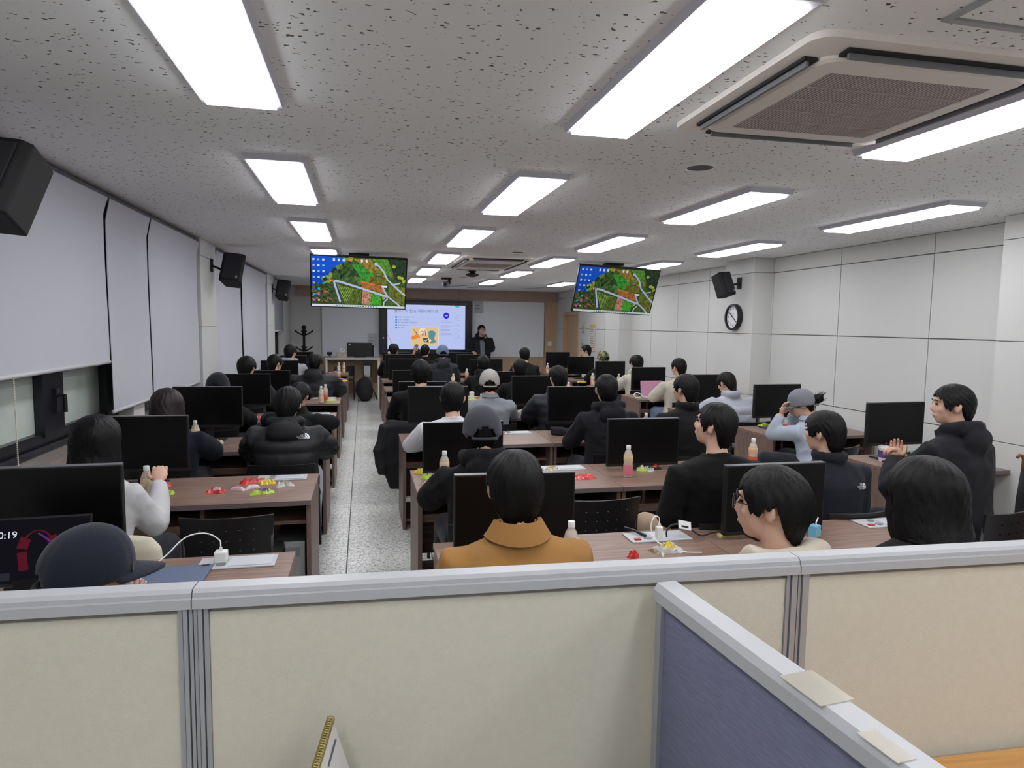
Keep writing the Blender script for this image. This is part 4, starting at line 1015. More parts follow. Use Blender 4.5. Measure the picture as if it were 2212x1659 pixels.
    if face or glasses:
        if face:
            for s in (-1, 1): e = MB().ell((s*.031, .083, .010), (.013, .008, .006), 10).build('eye', M_EYE, t, smooth=True); e.matrix_local = Hh
            for s in (-1, 1): e = MB().tube([(s*.015, .094, .029), (s*.032, .092, .034), (s*.048, .080, .029)], [.003, .0035, .002], 6).build('eyebrow', hm, t); e.matrix_local = Hh
            e = MB().ell((0, .0895, -.058), (.020, .0045, .005), 12).build('mouth', M_LIP, t, smooth=True); e.matrix_local = Hh
        if glasses:
            gb = MB(); gl_ = MB()
            for s in (-1, 1):
                gb.tube([(s*.033+.026*math.cos(a), .104-.004*abs(math.cos(a)), .008+.022*math.sin(a)) for a in [2*PI*k/16 for k in range(17)]], .0016, 6)
                gb.tube([(s*.059, .100, .014), (s*.080, .06, .014), (s*.086, -.005, .014), (s*.086, -.025, -.006)], .0018, 6)
                gl_.lathe([(.024, 0), (.024, .001)], seg=16, T=T3((s*.033, .104, .008), 0, PI/2))
            gb.tube([(-.007, .106, .012), (.007, .106, .012)], .0016, 6)
            g_ = gb.build('glasses', M_BLKM, t, smooth=True); g_.matrix_local = Hh
            l_ = gl_.build('lens', M_LENS, g_)
    if seatchair and not stand:
        chair(x-off.x, y-off.y-.01, b, chlabel or ('black chair occupied by the '+label.split(' ', 2)[-1])[:200])
    t['_hz'] = hz
    del t['_hz']
    return t, Hh, g, arms

def P(label, u, ytop, Y, **k):
    a = aty(u, ytop, Y)
    kw = dict(ztop=a.z); kw.update(k)
    return person(label, a.x, Y, **kw)
BLK = (24, 25, 29); NAV = (28, 30, 40)
# first row
P('person in tan wool coat sitting nearest the partition, back to camera', 1113, 968, 2.12, top='coat', col=(158, 116, 66), cn='tan_wool', near=True, lean=.04, sw=.185, bulk=1.02, vol=1.03, pose='lap', chlabel='black chair under the person in tan coat')
P('person in navy baseball cap looking right at lower left', 172, 1134, 2.0, yaw=-68, pitch=4, body=-10, top='hoodie', col=NAV, cn='navy_hoodie', near=True, cap=('navy', (27, 31, 45)), hair='buzz', lean=.12, pose='desk', face=True, skin=M_SKIN2, glasses=True, chlabel='black chair under the person in navy baseball cap')
P('person with glasses and beige hoodie turned left at the partition', 1672, 1000, 1.78, yaw=50, body=10, top='hoodie', col=(196, 186, 170), cn='beige_hoodie', near=True, lean=.08, face=True, glasses=True, pose='lap', vol=1.05, sw=.155, bulk=.94, nk=.016, chlabel='black chair under the person in beige hoodie')
P('long-haired person in black coat at right end of first row', 2003, 984, 1.72, yaw=8, top='coat', col=BLK, cn='black_coat', near=True, hair='bob', lean=.08, sw=.205, bulk=1.15, nk=-.03, vol=1.12, pose='lap', chlabel='black chair under the long-haired person in black coat')
# second row
ww = P('person with long black hair in white blouse holding a bottle', 208, 893, 3.35, yaw=-18, body=-14, top='shirt', col=(196, 196, 198), cn='white_blouse', near=True, hair='long', lean=.12, sw=.165, pose=('desk', 'hold'), bulk=1.1, chlabel='black chair with cream coat under person in white blouse', vol=1.05)
P('person in grey baseball cap and black hoodie seen from behind', 1042, 877, 3.38, yaw=-2, pitch=4, top='hoodie', col=BLK, cn='black_hoodie_a', near=True, cap=('dark_grey', (64, 66, 72)), hair='short', lean=.08, sw=.19, chlabel='black chair under the person in grey cap')
P('person in black sweatshirt with head turned left, second row', 1542, 866, 3.12, yaw=42, pitch=-10, body=6, top='sweater', col=(20, 20, 22), cn='black_sweat', near=True, lean=.0, sw=.205, bulk=1.12, pose='lap', face=True, pants=('beige', (176, 152, 130)), vol=1.02, chlabel='black chair under the person in black sweatshirt')
P('person in high-collared navy jacket with white mark, second row', 1784, 885, 3.22, yaw=30, body=5, top='fleece', col=(44, 48, 60), cn='navy_fleece', near=True, lean=.06, sw=.195, bulk=1.1, pose='lap', face=True, vol=1.06, mark=(.12, .80, -.05), chlabel='black chair under the person in high-collared navy jacket')
P('person in charcoal hoodie with clasped hands by right wall', 2060, 827, 3.12, yaw=58, body=14, top='hoodie', col=(44, 44, 50), cn='charcoal_hoodie', near=True, lean=.10, sw=.21, bulk=1.15, pose='clasp', face=True, vol=1.02, chlabel='black chair under the person in charcoal hoodie')
# third row
P('person with brown bob hair and navy coat near the blinds', 360, 838, 4.95, yaw=0, top='coat', col=(30, 34, 50), cn='navy_coat', near=True, hair='bob', hm=M_HAIR2, lean=.10, sw=.19, bulk=1.1, vol=1.14, chlabel='black chair under the brown-haired person')
P('person in black puffer with white back mark at left aisle', 620, 832, 4.95, yaw=-8, pitch=14, top='puffer', col=(30, 32, 38), cn='black_puffer_mark', near=True, inner='hood', lean=.12, sw=.19, bulk=1.1, pose='desk', pants=('light_grey', (178, 180, 190)), mark=(.13, .86, -.05), vol=1.05, rough=.6, chlabel='black chair under the person in marked black puffer')
P('person in white sweatshirt leaning on third-row desk', 977, 822, 4.95, yaw=-12, pitch=4, top='sweater', col=(206, 207, 212), cn='white_sweat', near=True, lean=.10, sw=.19, bulk=1.1, pose='wide', chlabel='black chair under the person in white sweatshirt')
P('person in black hoodie with both ears visible, third row', 1310, 806, 4.95, yaw=0, top='hoodie', col=(34, 35, 42), cn='black_hoodie_b', near=True, lean=.10, sw=.185, bulk=1.0, vol=.98, pose='desk', chlabel='black chair under the person in black hoodie, third row')
P('person in black collared jacket looking left, third row', 1483, 805, 4.75, yaw=28, top='fleece', col=(26, 26, 29), cn='black_fleece', near=True, lean=.08, sw=.195, bulk=1.1, vol=.98, face=True, chlabel='black chair under the person in black collared jacket')
P('person in grey cap and hair bun holding a drink by wall', 1742, 838, 4.95, yaw=48, pitch=16, body=20, top='shirt', col=(170, 178, 192), cn='pale_blue_shirt', near=True, cap=('mid_grey', (120, 120, 128)), hair='short', lean=.14, sw=.165, pose='face', chlabel='black chair under the person with hair bun')
# fourth row
P('person in black cap with white marks behind left monitors', 470, 805, 6.46, yaw=0, top='hoodie', col=BLK, cn='black_hoodie_c', cap=('black', (26, 28, 34)), hair='short', lean=.10, chlabel='black chair under the person in black cap')
P('person hunched in black jacket behind the marked puffer', 643, 822, 6.40, yaw=-25, pitch=24, body=-20, top='fleece', col=BLK, cn='black_fleece_b', lean=.24, sw=.2, bulk=1.15, pose='wide', vol=1.05, chlabel='black chair under the hunched person')
P('person in black crew-neck shirt beside the aisle, fourth row', 909, 775, 6.46, yaw=-4, top='sweater', col=(20, 20, 22), cn='black_shirt', lean=.04, sw=.205, bulk=1.1, chlabel='black chair under the person in black crew-neck shirt')
P('person in pale grey cap and grey polo shirt', 1057, 798, 6.46, yaw=-8, top='shirt', col=(132, 136, 142), cn='grey_polo', near=True, cap=('pale_grey', (158, 155, 150)), hair='short', lean=.06, sw=.195, bulk=1.08, pants=('tan', (150, 116, 90)), chlabel='black chair under the person in grey polo')
P('person in dark navy puffer right of the pale grey cap', 1206, 788, 6.46, yaw=10, top='puffer', col=(38, 41, 52), cn='navy_puffer', inner='hood', lean=.1, sw=.2, bulk=1.1, rough=.6, chlabel='black chair under the person in dark navy puffer')
P('person in light grey puffer bent forward by right wall', 1576, 800, 6.46, yaw=20, pitch=22, top='puffer', col=(166, 168, 180), cn='light_grey_puffer', near=True, lean=.22, sw=.2, bulk=1.1, rough=.6, pose='wide', chlabel='black chair under the person in light grey puffer')
# fifth row
P('person with bowl haircut behind the left monitors, fifth row', 532, 768, 7.97, yaw=-22, top='puffer', col=(48, 50, 56), cn='slate_jacket', lean=.08, bulk=1.05, vol=1.08, chlabel='black chair under the person with bowl haircut')
P('person with short hair and black jacket, centre, fifth row', 1123, 773, 7.97, yaw=-4, top='fleece', col=BLK, cn='black_fleece_c', lean=.1, vol=.95, chlabel='black chair under the centre person of fifth row')
P('person in cream sweater and jeans behind pink laptop desk', 1467, 772, 7.97, yaw=24, top='sweater', col=(196, 190, 174), cn='cream_sweater', near=True, lean=.06, sw=.2, bulk=1.18, pants=('blue_jeans', (110, 130, 156)), pose='wide', face=True, vol=.98, chlabel='black chair under the person in cream sweater')
# sixth row
P('person with glasses in grey top by the blinds', 592, 764, 9.48, yaw=-42, top='sweater', col=(72, 74, 80), cn='slate_sweat', lean=.08, face=True, glasses=True, chlabel='black chair under the bespectacled person by blinds')
P('person in bulky black puffer at left aisle, sixth row', 679, 762, 9.3, yaw=-12, top='puffer', col=(36, 36, 42), cn='black_puffer_b', inner='hood', lean=.12, sw=.22, bulk=1.25, rough=.65, pose='wide', vol=1.05, chlabel='black chair under the person in bulky black puffer')
P('person barely showing dark hair below the presenter', 1044, 766, 9.48, yaw=0, top='hoodie', col=BLK, cn='black_hoodie_d', lean=.2, chlabel='black chair under the person below the presenter')
P('person in black beanie and cream hoodie near right wall', 1375, 766, 9.48, yaw=8, top='hoodie', col=(196, 192, 178), cn='cream_hoodie', lean=.08, vol=1.12, chlabel='black chair under the person in cream hoodie')
# seventh row
P('person in pale top by front left window', 626, 743, 10.99, yaw=-30, top='hoodie', col=(150, 152, 158), cn='pale_grey_hoodie', lean=.08, face=True, chlabel='black chair under the person by front left window')
P('person in blue cap and grey hoodie before the display', 956, 745, 10.99, yaw=0, top='hoodie', col=(66, 70, 78), cn='grey_hoodie', cap=('washed_blue', (96, 116, 140)), hair='buzz', lean=.06, chlabel='black chair under the person in blue cap')
P('person in black shirt right of the presenter', 1133, 749, 10.99, yaw=-5, top='sweater', col=(24, 25, 30), cn='black_shirt_b', lean=.1, vol=.98, chlabel='black chair under the person right of presenter')
P('person in camouflage cap near right wall', 1304, 758, 10.99, yaw=20, top='sweater', col=BLK, cn='black_shirt_c', cap=('camouflage', (90, 90, 64)), hair='buzz', lean=.1, chlabel='black chair under the person in camouflage cap')
# eighth row
sc8 = P('person with hair tied by cream scrunchie before the display', 850, 741, 12.5, yaw=-28, top='sweater', col=BLK, cn='black_shirt_d', lean=.08, sw=.165, chlabel='black chair under the person with scrunchie')
P('person in black t-shirt raising left hand before the display', 918, 743, 12.5, yaw=-20, top='shirt', col=(22, 22, 26), cn='black_tshirt', hair='buzz', lean=.06, pose=('raise', 'desk'), extra='shortsleeve', skin=M_SKIN2, chlabel='black chair under the person raising a hand')
P('person with glasses in white shirt facing left near door', 1266, 744, 12.5, yaw=72, body=30, top='shirt', col=(206, 208, 212), cn='white_shirt', lean=.1, face=True, glasses=True, pose=('chin', 'desk'), chlabel='black chair under the person in white shirt')
# presenter
pr_ = P('presenter standing in dark padded coat, speaking into a microphone', 1040, 701, 15.3, yaw=188, body=184, top='puffer', col=(30, 31, 38), cn='dark_padded_coat', inner='hood', stand=True, lean=.02, sw=.205, bulk=1.12, pose=('mic', 'gesture'), face=True, glasses=True, near=True, rough=.7)
t, Hh, g, arms = pr_
mw = arms[0][3]
mt = MB(); 
gl_loc = t.matrix_basis @ Vector((mw.x+.03, mw.y+.07, mw.z+.04))
mc = thing('microphone', 'black handheld microphone in the presenter\'s hand', 'microphone', gl_loc, math.radians(184))
MB().tube([(0, .02, -.09), (0, 0, .0)], [.011, .014], 10).build('handle', M_BLK, mc); MB().ell((0, -.005, .02), (.022, .022, .024), 12).build('grille_ball', M_GRY, mc, smooth=True)
# scrunchie, bun
tp = sc8[0]; o = MB().ell((-.05, -.10, -.05), (.028, .022, .028), 12).build('scrunchie', mat('cream_cloth', (226, 216, 192), .9), tp, smooth=True); o.matrix_local = sc8[1]
for ob in [o_ for o_ in bpy.data.objects if o_.get('label', '').startswith('person in grey cap and hair bun')]:
    Hb = Matrix(ob.children[0].matrix_local)
    for c_ in ob.children:
        if c_.name.startswith('hair'): Hb = c_.matrix_local.copy()
    bn = MB(); bn.ell((0, -.135, .02), (.048, .045, .042), 14); random.seed(2)
    for k in range(26):
        a = random.uniform(0, 2*PI); e = random.uniform(-1, 1); p = Vector((math.cos(a)*math.cos(e), math.sin(a)*math.cos(e), math.sin(e)))*.04
        bn.tube([Vector((0, -.135, .02))+p, Vector((0, -.145, .02))+p*1.5+Vector((0, -.01, .01))], [.003, .0008], 4)
    o = bn.build('hair_bun', M_HAIR, ob, smooth=True); o.matrix_local = Hb

# empty chairs
chair(1.30, 3.62, .05, 'empty black perforated chair at second-row centre desk')
chair(-.66, 3.62, -.02, 'empty black perforated chair at second-row left desk')
chair(.72, 8.0, 0, 'empty black chair at fifth-row centre desk by the aisle')
chair(2.55, 6.5, 0, 'empty black chair at fourth-row centre desk, right end')

# ------------------------------------------------------------ bottles
M_PET = mat('clear_bottle_plastic', (226, 222, 214), .08, alpha=.45)
M_CAPW = mat('bottle_cap_white', (232, 232, 234), .4)
def label_mat(nm, c1, c2):
    m = mat(nm, c1, .45); nt = m.node_tree; b = nt.nodes['Principled BSDF']; N = nt.nodes.new; L = nt.links.new
    tc = N('ShaderNodeTexCoord'); sp = N('ShaderNodeSeparateXYZ'); r = N('ShaderNodeValToRGB'); n = N('ShaderNodeTexNoise'); n.inputs['Scale'].default_value = 90
    L(tc.outputs['Object'], sp.inputs[0]); ad = N('ShaderNodeMath'); ad.operation = 'MULTIPLY_ADD'; ad.inputs[1].default_value = .05; L(n.outputs[0], ad.inputs[0]); L(sp.outputs[2], ad.inputs[2]); L(tc.outputs['Object'], n.inputs['Vector'])
    r.color_ramp.elements[0].position = .112; r.color_ramp.elements[0].color = (*srgb(c2), 1); r.color_ramp.elements[1].position = .125; r.color_ramp.elements[1].color = (*srgb(c1), 1)
    L(ad.outputs[0], r.inputs[0]); L(r.outputs[0], b.inputs['Base Color']); return m
LBP = label_mat('bottle_label_pink', (226, 200, 160), (214, 120, 130)); LBR = label_mat('bottle_label_red', (226, 190, 150), (206, 84, 60)); LBC = label_mat('bottle_label_cream', (226, 204, 174), (220, 186, 150))
def make_bottle(lm):
    t = thing('drink_bottle', 'x', 'bottle', (0, 0, ZD))
    b = MB().lathe([(.026, 0), (.030, .004), (.030, .02), (.0295, .14), (.028, .148), (.024, .165), (.014, .182), (.0125, .186), (.0125, .192)], seg=18).build('bottle_body', M_PET, t, smooth='auto')
    MB().lathe([(.0305, .012), (.0308, .015), (.0306, .080), (.0275, .088), (.0275, .10), (.0306, .108), (.0304, .143), (.029, .146)], seg=18, cap=False).build('bottle_label', lm, t, smooth='auto')
    MB().lathe([(.0275, .004), (.0285, .01), (.0285, .144), (.022, .163)], seg=16).build('drink', mat('milky_tea', (206, 176, 140), .4), t, smooth='auto')
    MB().lathe([(.0145, .186), (.0148, .188), (.0145, .208), (.0135, .210)], seg=16).build('bottle_cap', M_CAPW, t, smooth='auto')
    return t
BT = {}
def bottle(u, v, lm, label, z=None, s=1.0, Y=None):
    p = atz(u, v, ZD) if Y is None else Vector((aty(u, v, Y).x, Y, ZD))
    p.z = ZD if z is None else z
    if p.x > 2.80 and p.x < 3.2: p.x = 2.78
    if 3.2 < p.x < 3.70: p.x = 3.72
    if lm.name not in BT: BT[lm.name] = make_bottle(lm); b = BT[lm.name]; b['label'] = label; b['group'] = 'drink bottles with white caps'
    else: b = copy_tree(BT[lm.name], label=label)
    b.location = p; return b
bottle(1356, 1030, LBP, 'drink bottle with pink label before second-row centre monitor')
bottle(1625, 1010, LBR, 'drink bottle with red label at second-row right end')
bottle(960, 1010, LBC, 'drink bottle beside the person in grey cap', Y=3.98)
bottle(1233, 1195, LBC, 'drink bottle behind the tan coat shoulder', Y=2.45)
wb = bottle(317, 1040, LBC, 'drink bottle in the hand of the person in white blouse', Y=3.75, z=.70)
bottle(423, 960, LBC, 'drink bottle beside third-row left monitor', Y=5.5)
bottle(703, 866, LBR, 'tall drink bottle on fifth-row left desk at aisle')
bottle(694, 872, LBC, 'drink bottle left of the tall one on fifth-row left desk', Y=8.3)
bottle(732, 821, LBR, 'nearest of three drink bottles at far end of left block')
bottle(743, 806, LBC, 'rightmost drink bottle at far end of left block')
bottle(732, 800, LBC, 'farthest drink bottle at far end of left block', Y=13.2)
bottle(1008, 822, LBR, 'drink bottle with red label right of the grey hoodie')
bottle(1000, 806, LBR, 'drink bottle just behind the one right of grey hoodie')
bottle(979, 826, LBC, 'drink bottle behind the balding head in centre block', Y=10.3)
bottle(1157, 872, LBC, 'drink bottle left of the navy puffer person', Y=7.1)
bottle(1241, 845, LBC, 'drink bottle behind third-row centre-right monitor', Y=8.7)
bottle(1179, 799, LBC, 'drink bottle before the farthest right-centre monitor', Y=13.1)
bottle(1222, 810, LBC, 'drink bottle in front of seventh-row right monitor', Y=10.3)
bottle(1263, 817, LBP, 'drink bottle with pink label near the camouflage cap', Y=10.35)
bottle(1336, 830, LBC, 'drink bottle left of the cream hoodie person', Y=10.2)
bottle(1395, 925, LBC, 'drink bottle between black hoodie and black collared jacket', Y=5.5)
bottle(1040, 868, LBR, 'drink bottle at left shoulder of grey polo person', Y=7.25)

# ------------------------------------------------------------ snack wrappers
def wrapper(u, v, w_, d_, rz, cols, label, z=ZD, crumple=.85, kind='snack_wrapper', p=None):
    p = p or atz(u, v, z)
    if 2.76 < p.x < 3.2: p.x = 2.74
    if 3.2 < p.x < 3.72: p.x = 3.74
    nx_, ny_ = 14, 9; rs = random.Random(u*7+v); vs = []
    for top_ in (1, 0):
        for j in range(ny_+1):
            for i in range(nx_+1):
                a = i/nx_; b_ = j/ny_; e = (math.sin(PI*a)*math.sin(PI*b_))**.45
                h = .0015+.022*e*top_*(1+crumple*rs.uniform(-.8, .8)); sx = (a-.5)*w_*(1+crumple*.08*math.sin(b_*9+u)); sy = (b_-.5)*d_*(1+crumple*.25*math.sin(a*7+v))
                vs.append((sx+rs.uniform(-1, 1)*.002*crumple, sy+rs.uniform(-1, 1)*.003*crumple, h if top_ else .0005))
    K = (nx_+1)*(ny_+1); mb = MB()
    fs = []; ms = []
    for j in range(ny_):
        for i in range(nx_):
            a = j*(nx_+1)+i; fs.append((a, a+1, a+nx_+2, a+nx_+1)); c = (i-nx_/2)/nx_; ms.append(1 if abs(c-.02) < .2 and 2 <= j <= 6 and len(cols) > 1 else (2 if len(cols) > 2 and (i < 1 or i > nx_-2) else 0))
            fs.append((a+K, a+nx_+1+K, a+nx_+2+K, a+1+K)); ms.append(0)
    mb.v = vs; mb.f = fs; mb.m = ms
    rim = [j*(nx_+1) for j in range(ny_+1)]; 
    for ring in ([i for i in range(nx_+1)], [ny_*(nx_+1)+i for i in range(nx_+1)][::-1], [j*(nx_+1) for j in range(ny_+1)][::-1], [j*(nx_+1)+nx_ for j in range(ny_+1)]):
        for a, b_ in zip(ring[:-1], ring[1:]): mb.f.append((a, a+K, b_+K, b_)); mb.m.append(0)
    ml = [mat('foil_%d_%d_%d' % c, c, .28, spec=.7, metal=.0) for c in cols]
    o = mb.build(kind, ml, None, smooth='auto', loc=p); o.rotation_euler = (0, 0, rz); return tag(o, label, 'wrapper', 'snack wrappers on the desks')
RED = (200, 44, 40); GRN = (168, 200, 60); YEL = (214, 186, 40); SIL = (190, 188, 184); PUR = (110, 70, 130); PNK = (206, 180, 186)
wrapper(466, 1064, .10, .05, .1, [RED, PNK], 'leftmost small red wrapper on the second-row left desk')
wrapper(514, 1059, .085, .03, -.4, [PNK, (196, 160, 166)], 'left flat pinkish-white stick packet on second-row left desk', crumple=.1)
wrapper(545, 1055, .085, .03, .6, [PNK, (196, 160, 166)], 'right flat pinkish-white stick packet on second-row left desk', crumple=.1)
wrapper(543, 1043, .13, .065, .2, [RED, (190, 60, 80)], 'large crumpled red wrapper on the second-row left desk')
wrapper(578, 1045, .09, .05, .3, [YEL, (220, 200, 90)], 'yellow crumpled wrapper on second-row left desk')
wrapper(566, 1066, .13, .06, .25, [GRN, PUR], 'green and purple wrapper on the second-row left desk')
wrapper(615, 1050, .10, .05, .3, [SIL, (170, 160, 150)], 'silver crumpled wrapper on the second-row left desk', crumple=1)
wrapper(350, 1050, .10, .06, 0, [RED, PUR], 'red wrapper beside the elbow of the white blouse')
wrapper(352, 1068, .11, .06, .1, [GRN, PUR], 'green wrapper beside the elbow of the white blouse')
wrapper(470, 958, .09, .05, .4, [SIL, YEL], 'white and yellow wrapper on third-row left desk')
wrapper(548, 902, .13, .07, .1, [RED, (190, 60, 80)], 'red wrapper on fourth-row left desk behind monitor')
wrapper(715, 866, .13, .06, .5, [GRN, SIL], 'pale green wrapper right of the tall bottle')
wrapper(1440, 1190, .13, .09, .3, [SIL, YEL, (120, 110, 60)], 'silver and yellow crumpled wrapper at the first-row power plate', crumple=1.2)
wrapper(1368, 1204, .05, .03, .1, [RED], 'tiny red wrapper just above the partition')
wrapper(910, 1022, .10, .06, -.2, [YEL, (230, 210, 120)], 'yellow wrapper at left end of second-row centre desk')
wrapper(926, 1032, .09, .06, .5, [GRN, PUR], 'green and purple wrapper near the grey cap person')
wrapper(931, 1046, .10, .05, .1, [SIL], 'silver wrapper near the grey cap person', crumple=1)
wrapper(1189, 1018, .10, .06, .4, [SIL, YEL], 'silver and yellow wrapper right of tan coat head', crumple=1)
wrapper(1222, 1036, .15, .035, .1, [(214, 206, 204), (190, 160, 160)], 'long flat white packet on second-row centre desk', crumple=.1)
wrapper(1262, 1033, .14, .07, .2, [RED, (200, 80, 84)], 'crumpled red wrapper on the second-row centre desk')
wrapper(1388, 1016, .09, .06, -.1, [GRN, SIL], 'green wrapper right of the pink-labelled bottle')
wrapper(1404, 1017, .06, .05, .3, [SIL, (60, 60, 66)], 'silver wrapper under the second-row centre-right monitor', crumple=1)
wrapper(1414, 1011, .06, .05, .1, [RED], 'red wrapper under the second-row centre-right monitor')
wrapper(1617, 1024, .10, .07, .1, [GRN, SIL], 'green wrapper beside the red-labelled bottle')
wrapper(1228, 938, .11, .06, .2, [SIL, RED], 'silver and red wrapper beside the black camera bag', crumple=1)
for k, (u, v, c, lb) in enumerate([(1652, 920, [GRN, SIL], 'leftmost green wrapper on right-block third-row desk'), (1670, 921, [GRN, YEL], 'middle green wrapper on right-block third-row desk'), (1690, 920, [(206, 96, 100), PNK], 'pink wrapper on right-block third-row desk'), (1708, 919, [RED], 'red wrapper on right-block third-row desk')]):
    wrapper(u, v, .12, .07, .1*k, c, lb)
wrapper(1020, 864, .12, .06, .1, [GRN, SIL], 'green wrapper left of the grey polo person')
wrapper(1037, 863, .10, .06, .1, [RED], 'red wrapper left of the grey polo person')
wrapper(1126, 890, .10, .05, .1, [SIL, GRN], 'silver wrapper left of two on fourth-row centre desk', crumple=1)
wrapper(1138, 889, .10, .05, .1, [RED, SIL], 'red wrapper right of two on fourth-row centre desk')
wrapper(728, 805, .2, .08, .1, [RED, SIL], 'red and white wrapper on farthest left desk')
wrapper(740, 823, .16, .08, .3, [YEL, RED], 'yellow wrapper on seventh-row left desk')
wrapper(1245, 826, .16, .08, .1, [YEL, (60, 90, 180)], 'yellow and blue wrapper on seventh-row right-centre desk')
wrapper(1955, 992, .05, .04, .1, [RED], 'small red wrapper behind the paper coffee cup')

# ------------------------------------------------------------ assorted objects
# laptop with lock screen
lp = thing('laptop', 'open laptop showing 10:19 lock screen at lower left', 'laptop', (-1.09, 2.42, ZD), .06)
MB().box(-.17, .17, -.24, 0, 0, .015, ch=.004).build('keyboard_base', M_BLK, lp)
TL = T3((0, 0, .10), 0, -.22)
MB().box(-.175, .175, 0, .006, -.0, .225, T=TL).build('lid', M_BLK, lp)
MB().box(-.05, .05, 0, .03, 0, .12).build('hinge_stand', M_BLK, lp)
so = MB().box(-.17, .17, -.0012, 0, .01, .218, T=TL).build('screen', emis('laptop_screen_dark', (18, 18, 24), 1), lp)
text_mb('10:19', .032, T=TL @ T3((-.078, -.002, .168)) @ FACE_Y).build('clock_text', emis('lock_text', (226, 230, 240), 1), so)
rb = MB(); rb2 = MB()
for k in range(10):
    a = PI*.95-k*.28; rb.tube([(.02+.048*math.cos(a), -.003, .11+.07*math.sin(a)), (.02+.048*math.cos(a-.28), -.003, .11+.07*math.sin(a-.28))], [.016, .016], 6, T=TL, flat=.12)
rb.tube([(-.028, -.003, .11), (-.02, -.003, .05)], .014, 6, T=TL, flat=.12)
rb.build('red_ribbon', emis('ribbon_red', (84, 22, 36), 1), so)
rb2.tube([(.02, -.004, .17), (.06, -.004, .14), (.09, -.004, .16)], [.014, .018, .012], 6, T=TL, flat=.12); rb2.build('purple_ribbon', emis('ribbon_purple', (88, 40, 120), 1), so)
MB().box(-.16, -.06, -.003, -.0015, .02, .045, T=TL).build('widget_text', emis('lock_widget', (40, 40, 48), 1), so)
# blue folder
p = atz(378, 1246, ZD); f_ = MB().box(-.12, .12, -.10, .09, 0, .012, ch=.003); o = f_.build('folder', mat('slate_blue_cover', (92, 104, 132), .6), None, loc=p); o.rotation_euler = (0, 0, -.02); tag(o, 'slate blue notebook on first-row left desk', 'notebook')
def cable(name, pts, r, m, label, cat='cable'):
    cu = bpy.data.curves.new('c', 'CURVE'); cu.dimensions = '3D'; sp = cu.splines.new('BEZIER'); sp.bezier_points.add(len(pts)-1)
    for b_, p_ in zip(sp.bezier_points, pts): b_.co = p_; b_.handle_left_type = b_.handle_right_type = 'AUTO'
    cu.bevel_depth = r; cu.bevel_resolution = 2; cu.resolution_u = 8
    ob = bpy.data.objects.new('c', cu); COL.objects.link(ob); me = bpy.data.meshes.new_from_object(ob.evaluated_get(bpy.context.evaluated_depsgraph_get()))
    bpy.data.objects.remove(ob); me.materials.clear(); me.materials.append(m); me.polygons.foreach_set('use_smooth', [True]*len(me.polygons))
    o = bpy.data.objects.new(name, me); COL.objects.link(o); return tag(o, label, cat) if label else o
ap = atz(478, 1213, ZD+.008)
ad = thing('phone_charger', 'white phone charger standing in first-row left power plate', 'charger', ap)
MB().box(-.024, .024, -.022, .022, 0, .045, ch=.004).build('plug_body', M_WHT, ad); MB().box(-.005, .005, -.004, .004, .045, .06).build('connector', M_WHT, ad)
cable('charging_cable', [ap+Vector((0, 0, .06)), ap+Vector((-.01, .02, .085)), ap+Vector((-.10, .02, .115)), ap+Vector((-.19, -.08, .06)), ap+Vector((-.25, -.16, .012)), ap+Vector((-.21, -.24, .022)), ap+Vector((-.23, -.32, .022))], .0028, M_WHT, 'white charging cable arching from charger at lower left')
ap = atz(1423, 1162, ZD+.008)
ad = thing('phone_charger', 'white phone charger with looped cable in centre power plate', 'charger', ap)
MB().box(-.014, .014, -.014, .014, 0, .055, ch=.003).build('plug_body', M_WHT, ad); MB().box(-.005, .005, -.004, .004, .055, .07).build('connector', M_WHT, ad)
cable('charging_cable', [ap+Vector((0, 0, .07)), ap+Vector((-.005, 0, .10)), ap+Vector((-.035, -.01, .10)), ap+Vector((-.05, -.04, .03)), ap+Vector((-.02, -.13, .0)), ap+Vector((.03, -.2, .0)), ap+Vector((.10, -.22, .0))], .0028, M_WHT, 'white looped charging cable on the first-row centre desk')
pk = atz(1440, 1160, ZD+.012)
cable('power_cable', [pk, pk+Vector((0, 0, .03)), pk+Vector((.04, .01, .055)), pk+Vector((.10, .0, .045)), pk+Vector((.16, -.02, .006)), pk+Vector((.23, -.0, .006)), pk+Vector((.33, .03, .006))], .004, M_BLK, 'black power cable with white tag running to centre monitor')
cable('video_cable', [atz(1350, 1140, ZD+.012), atz(1375, 1148, ZD+.02), atz(1395, 1158, ZD+.012)], .007, M_BLK, 'short black cable lying on centre power plate')
o = MB().box(-.035, .035, -.001, .001, -.02, .02).build('cable_tag', M_WHT, None, loc=pk+Vector((.085, -.01, .055))); o.rotation_euler = (-.5, .25, .1); tag(o, 'white barcode tag on the black power cable', 'tag')
MB().box(-.02, .02, -.002, -.0012, -.012, -.003).build('barcode', M_DARK, o)
p = atz(1572, 1158, ZD); o = MB().box(-.045, .045, -.02, .02, 0, .010).build('sticky_notes', mat('yellow_note', (220, 216, 130), .8), None, loc=p); tag(o, 'yellow sticky notes under the first-row right-centre monitor', 'sticky notes')
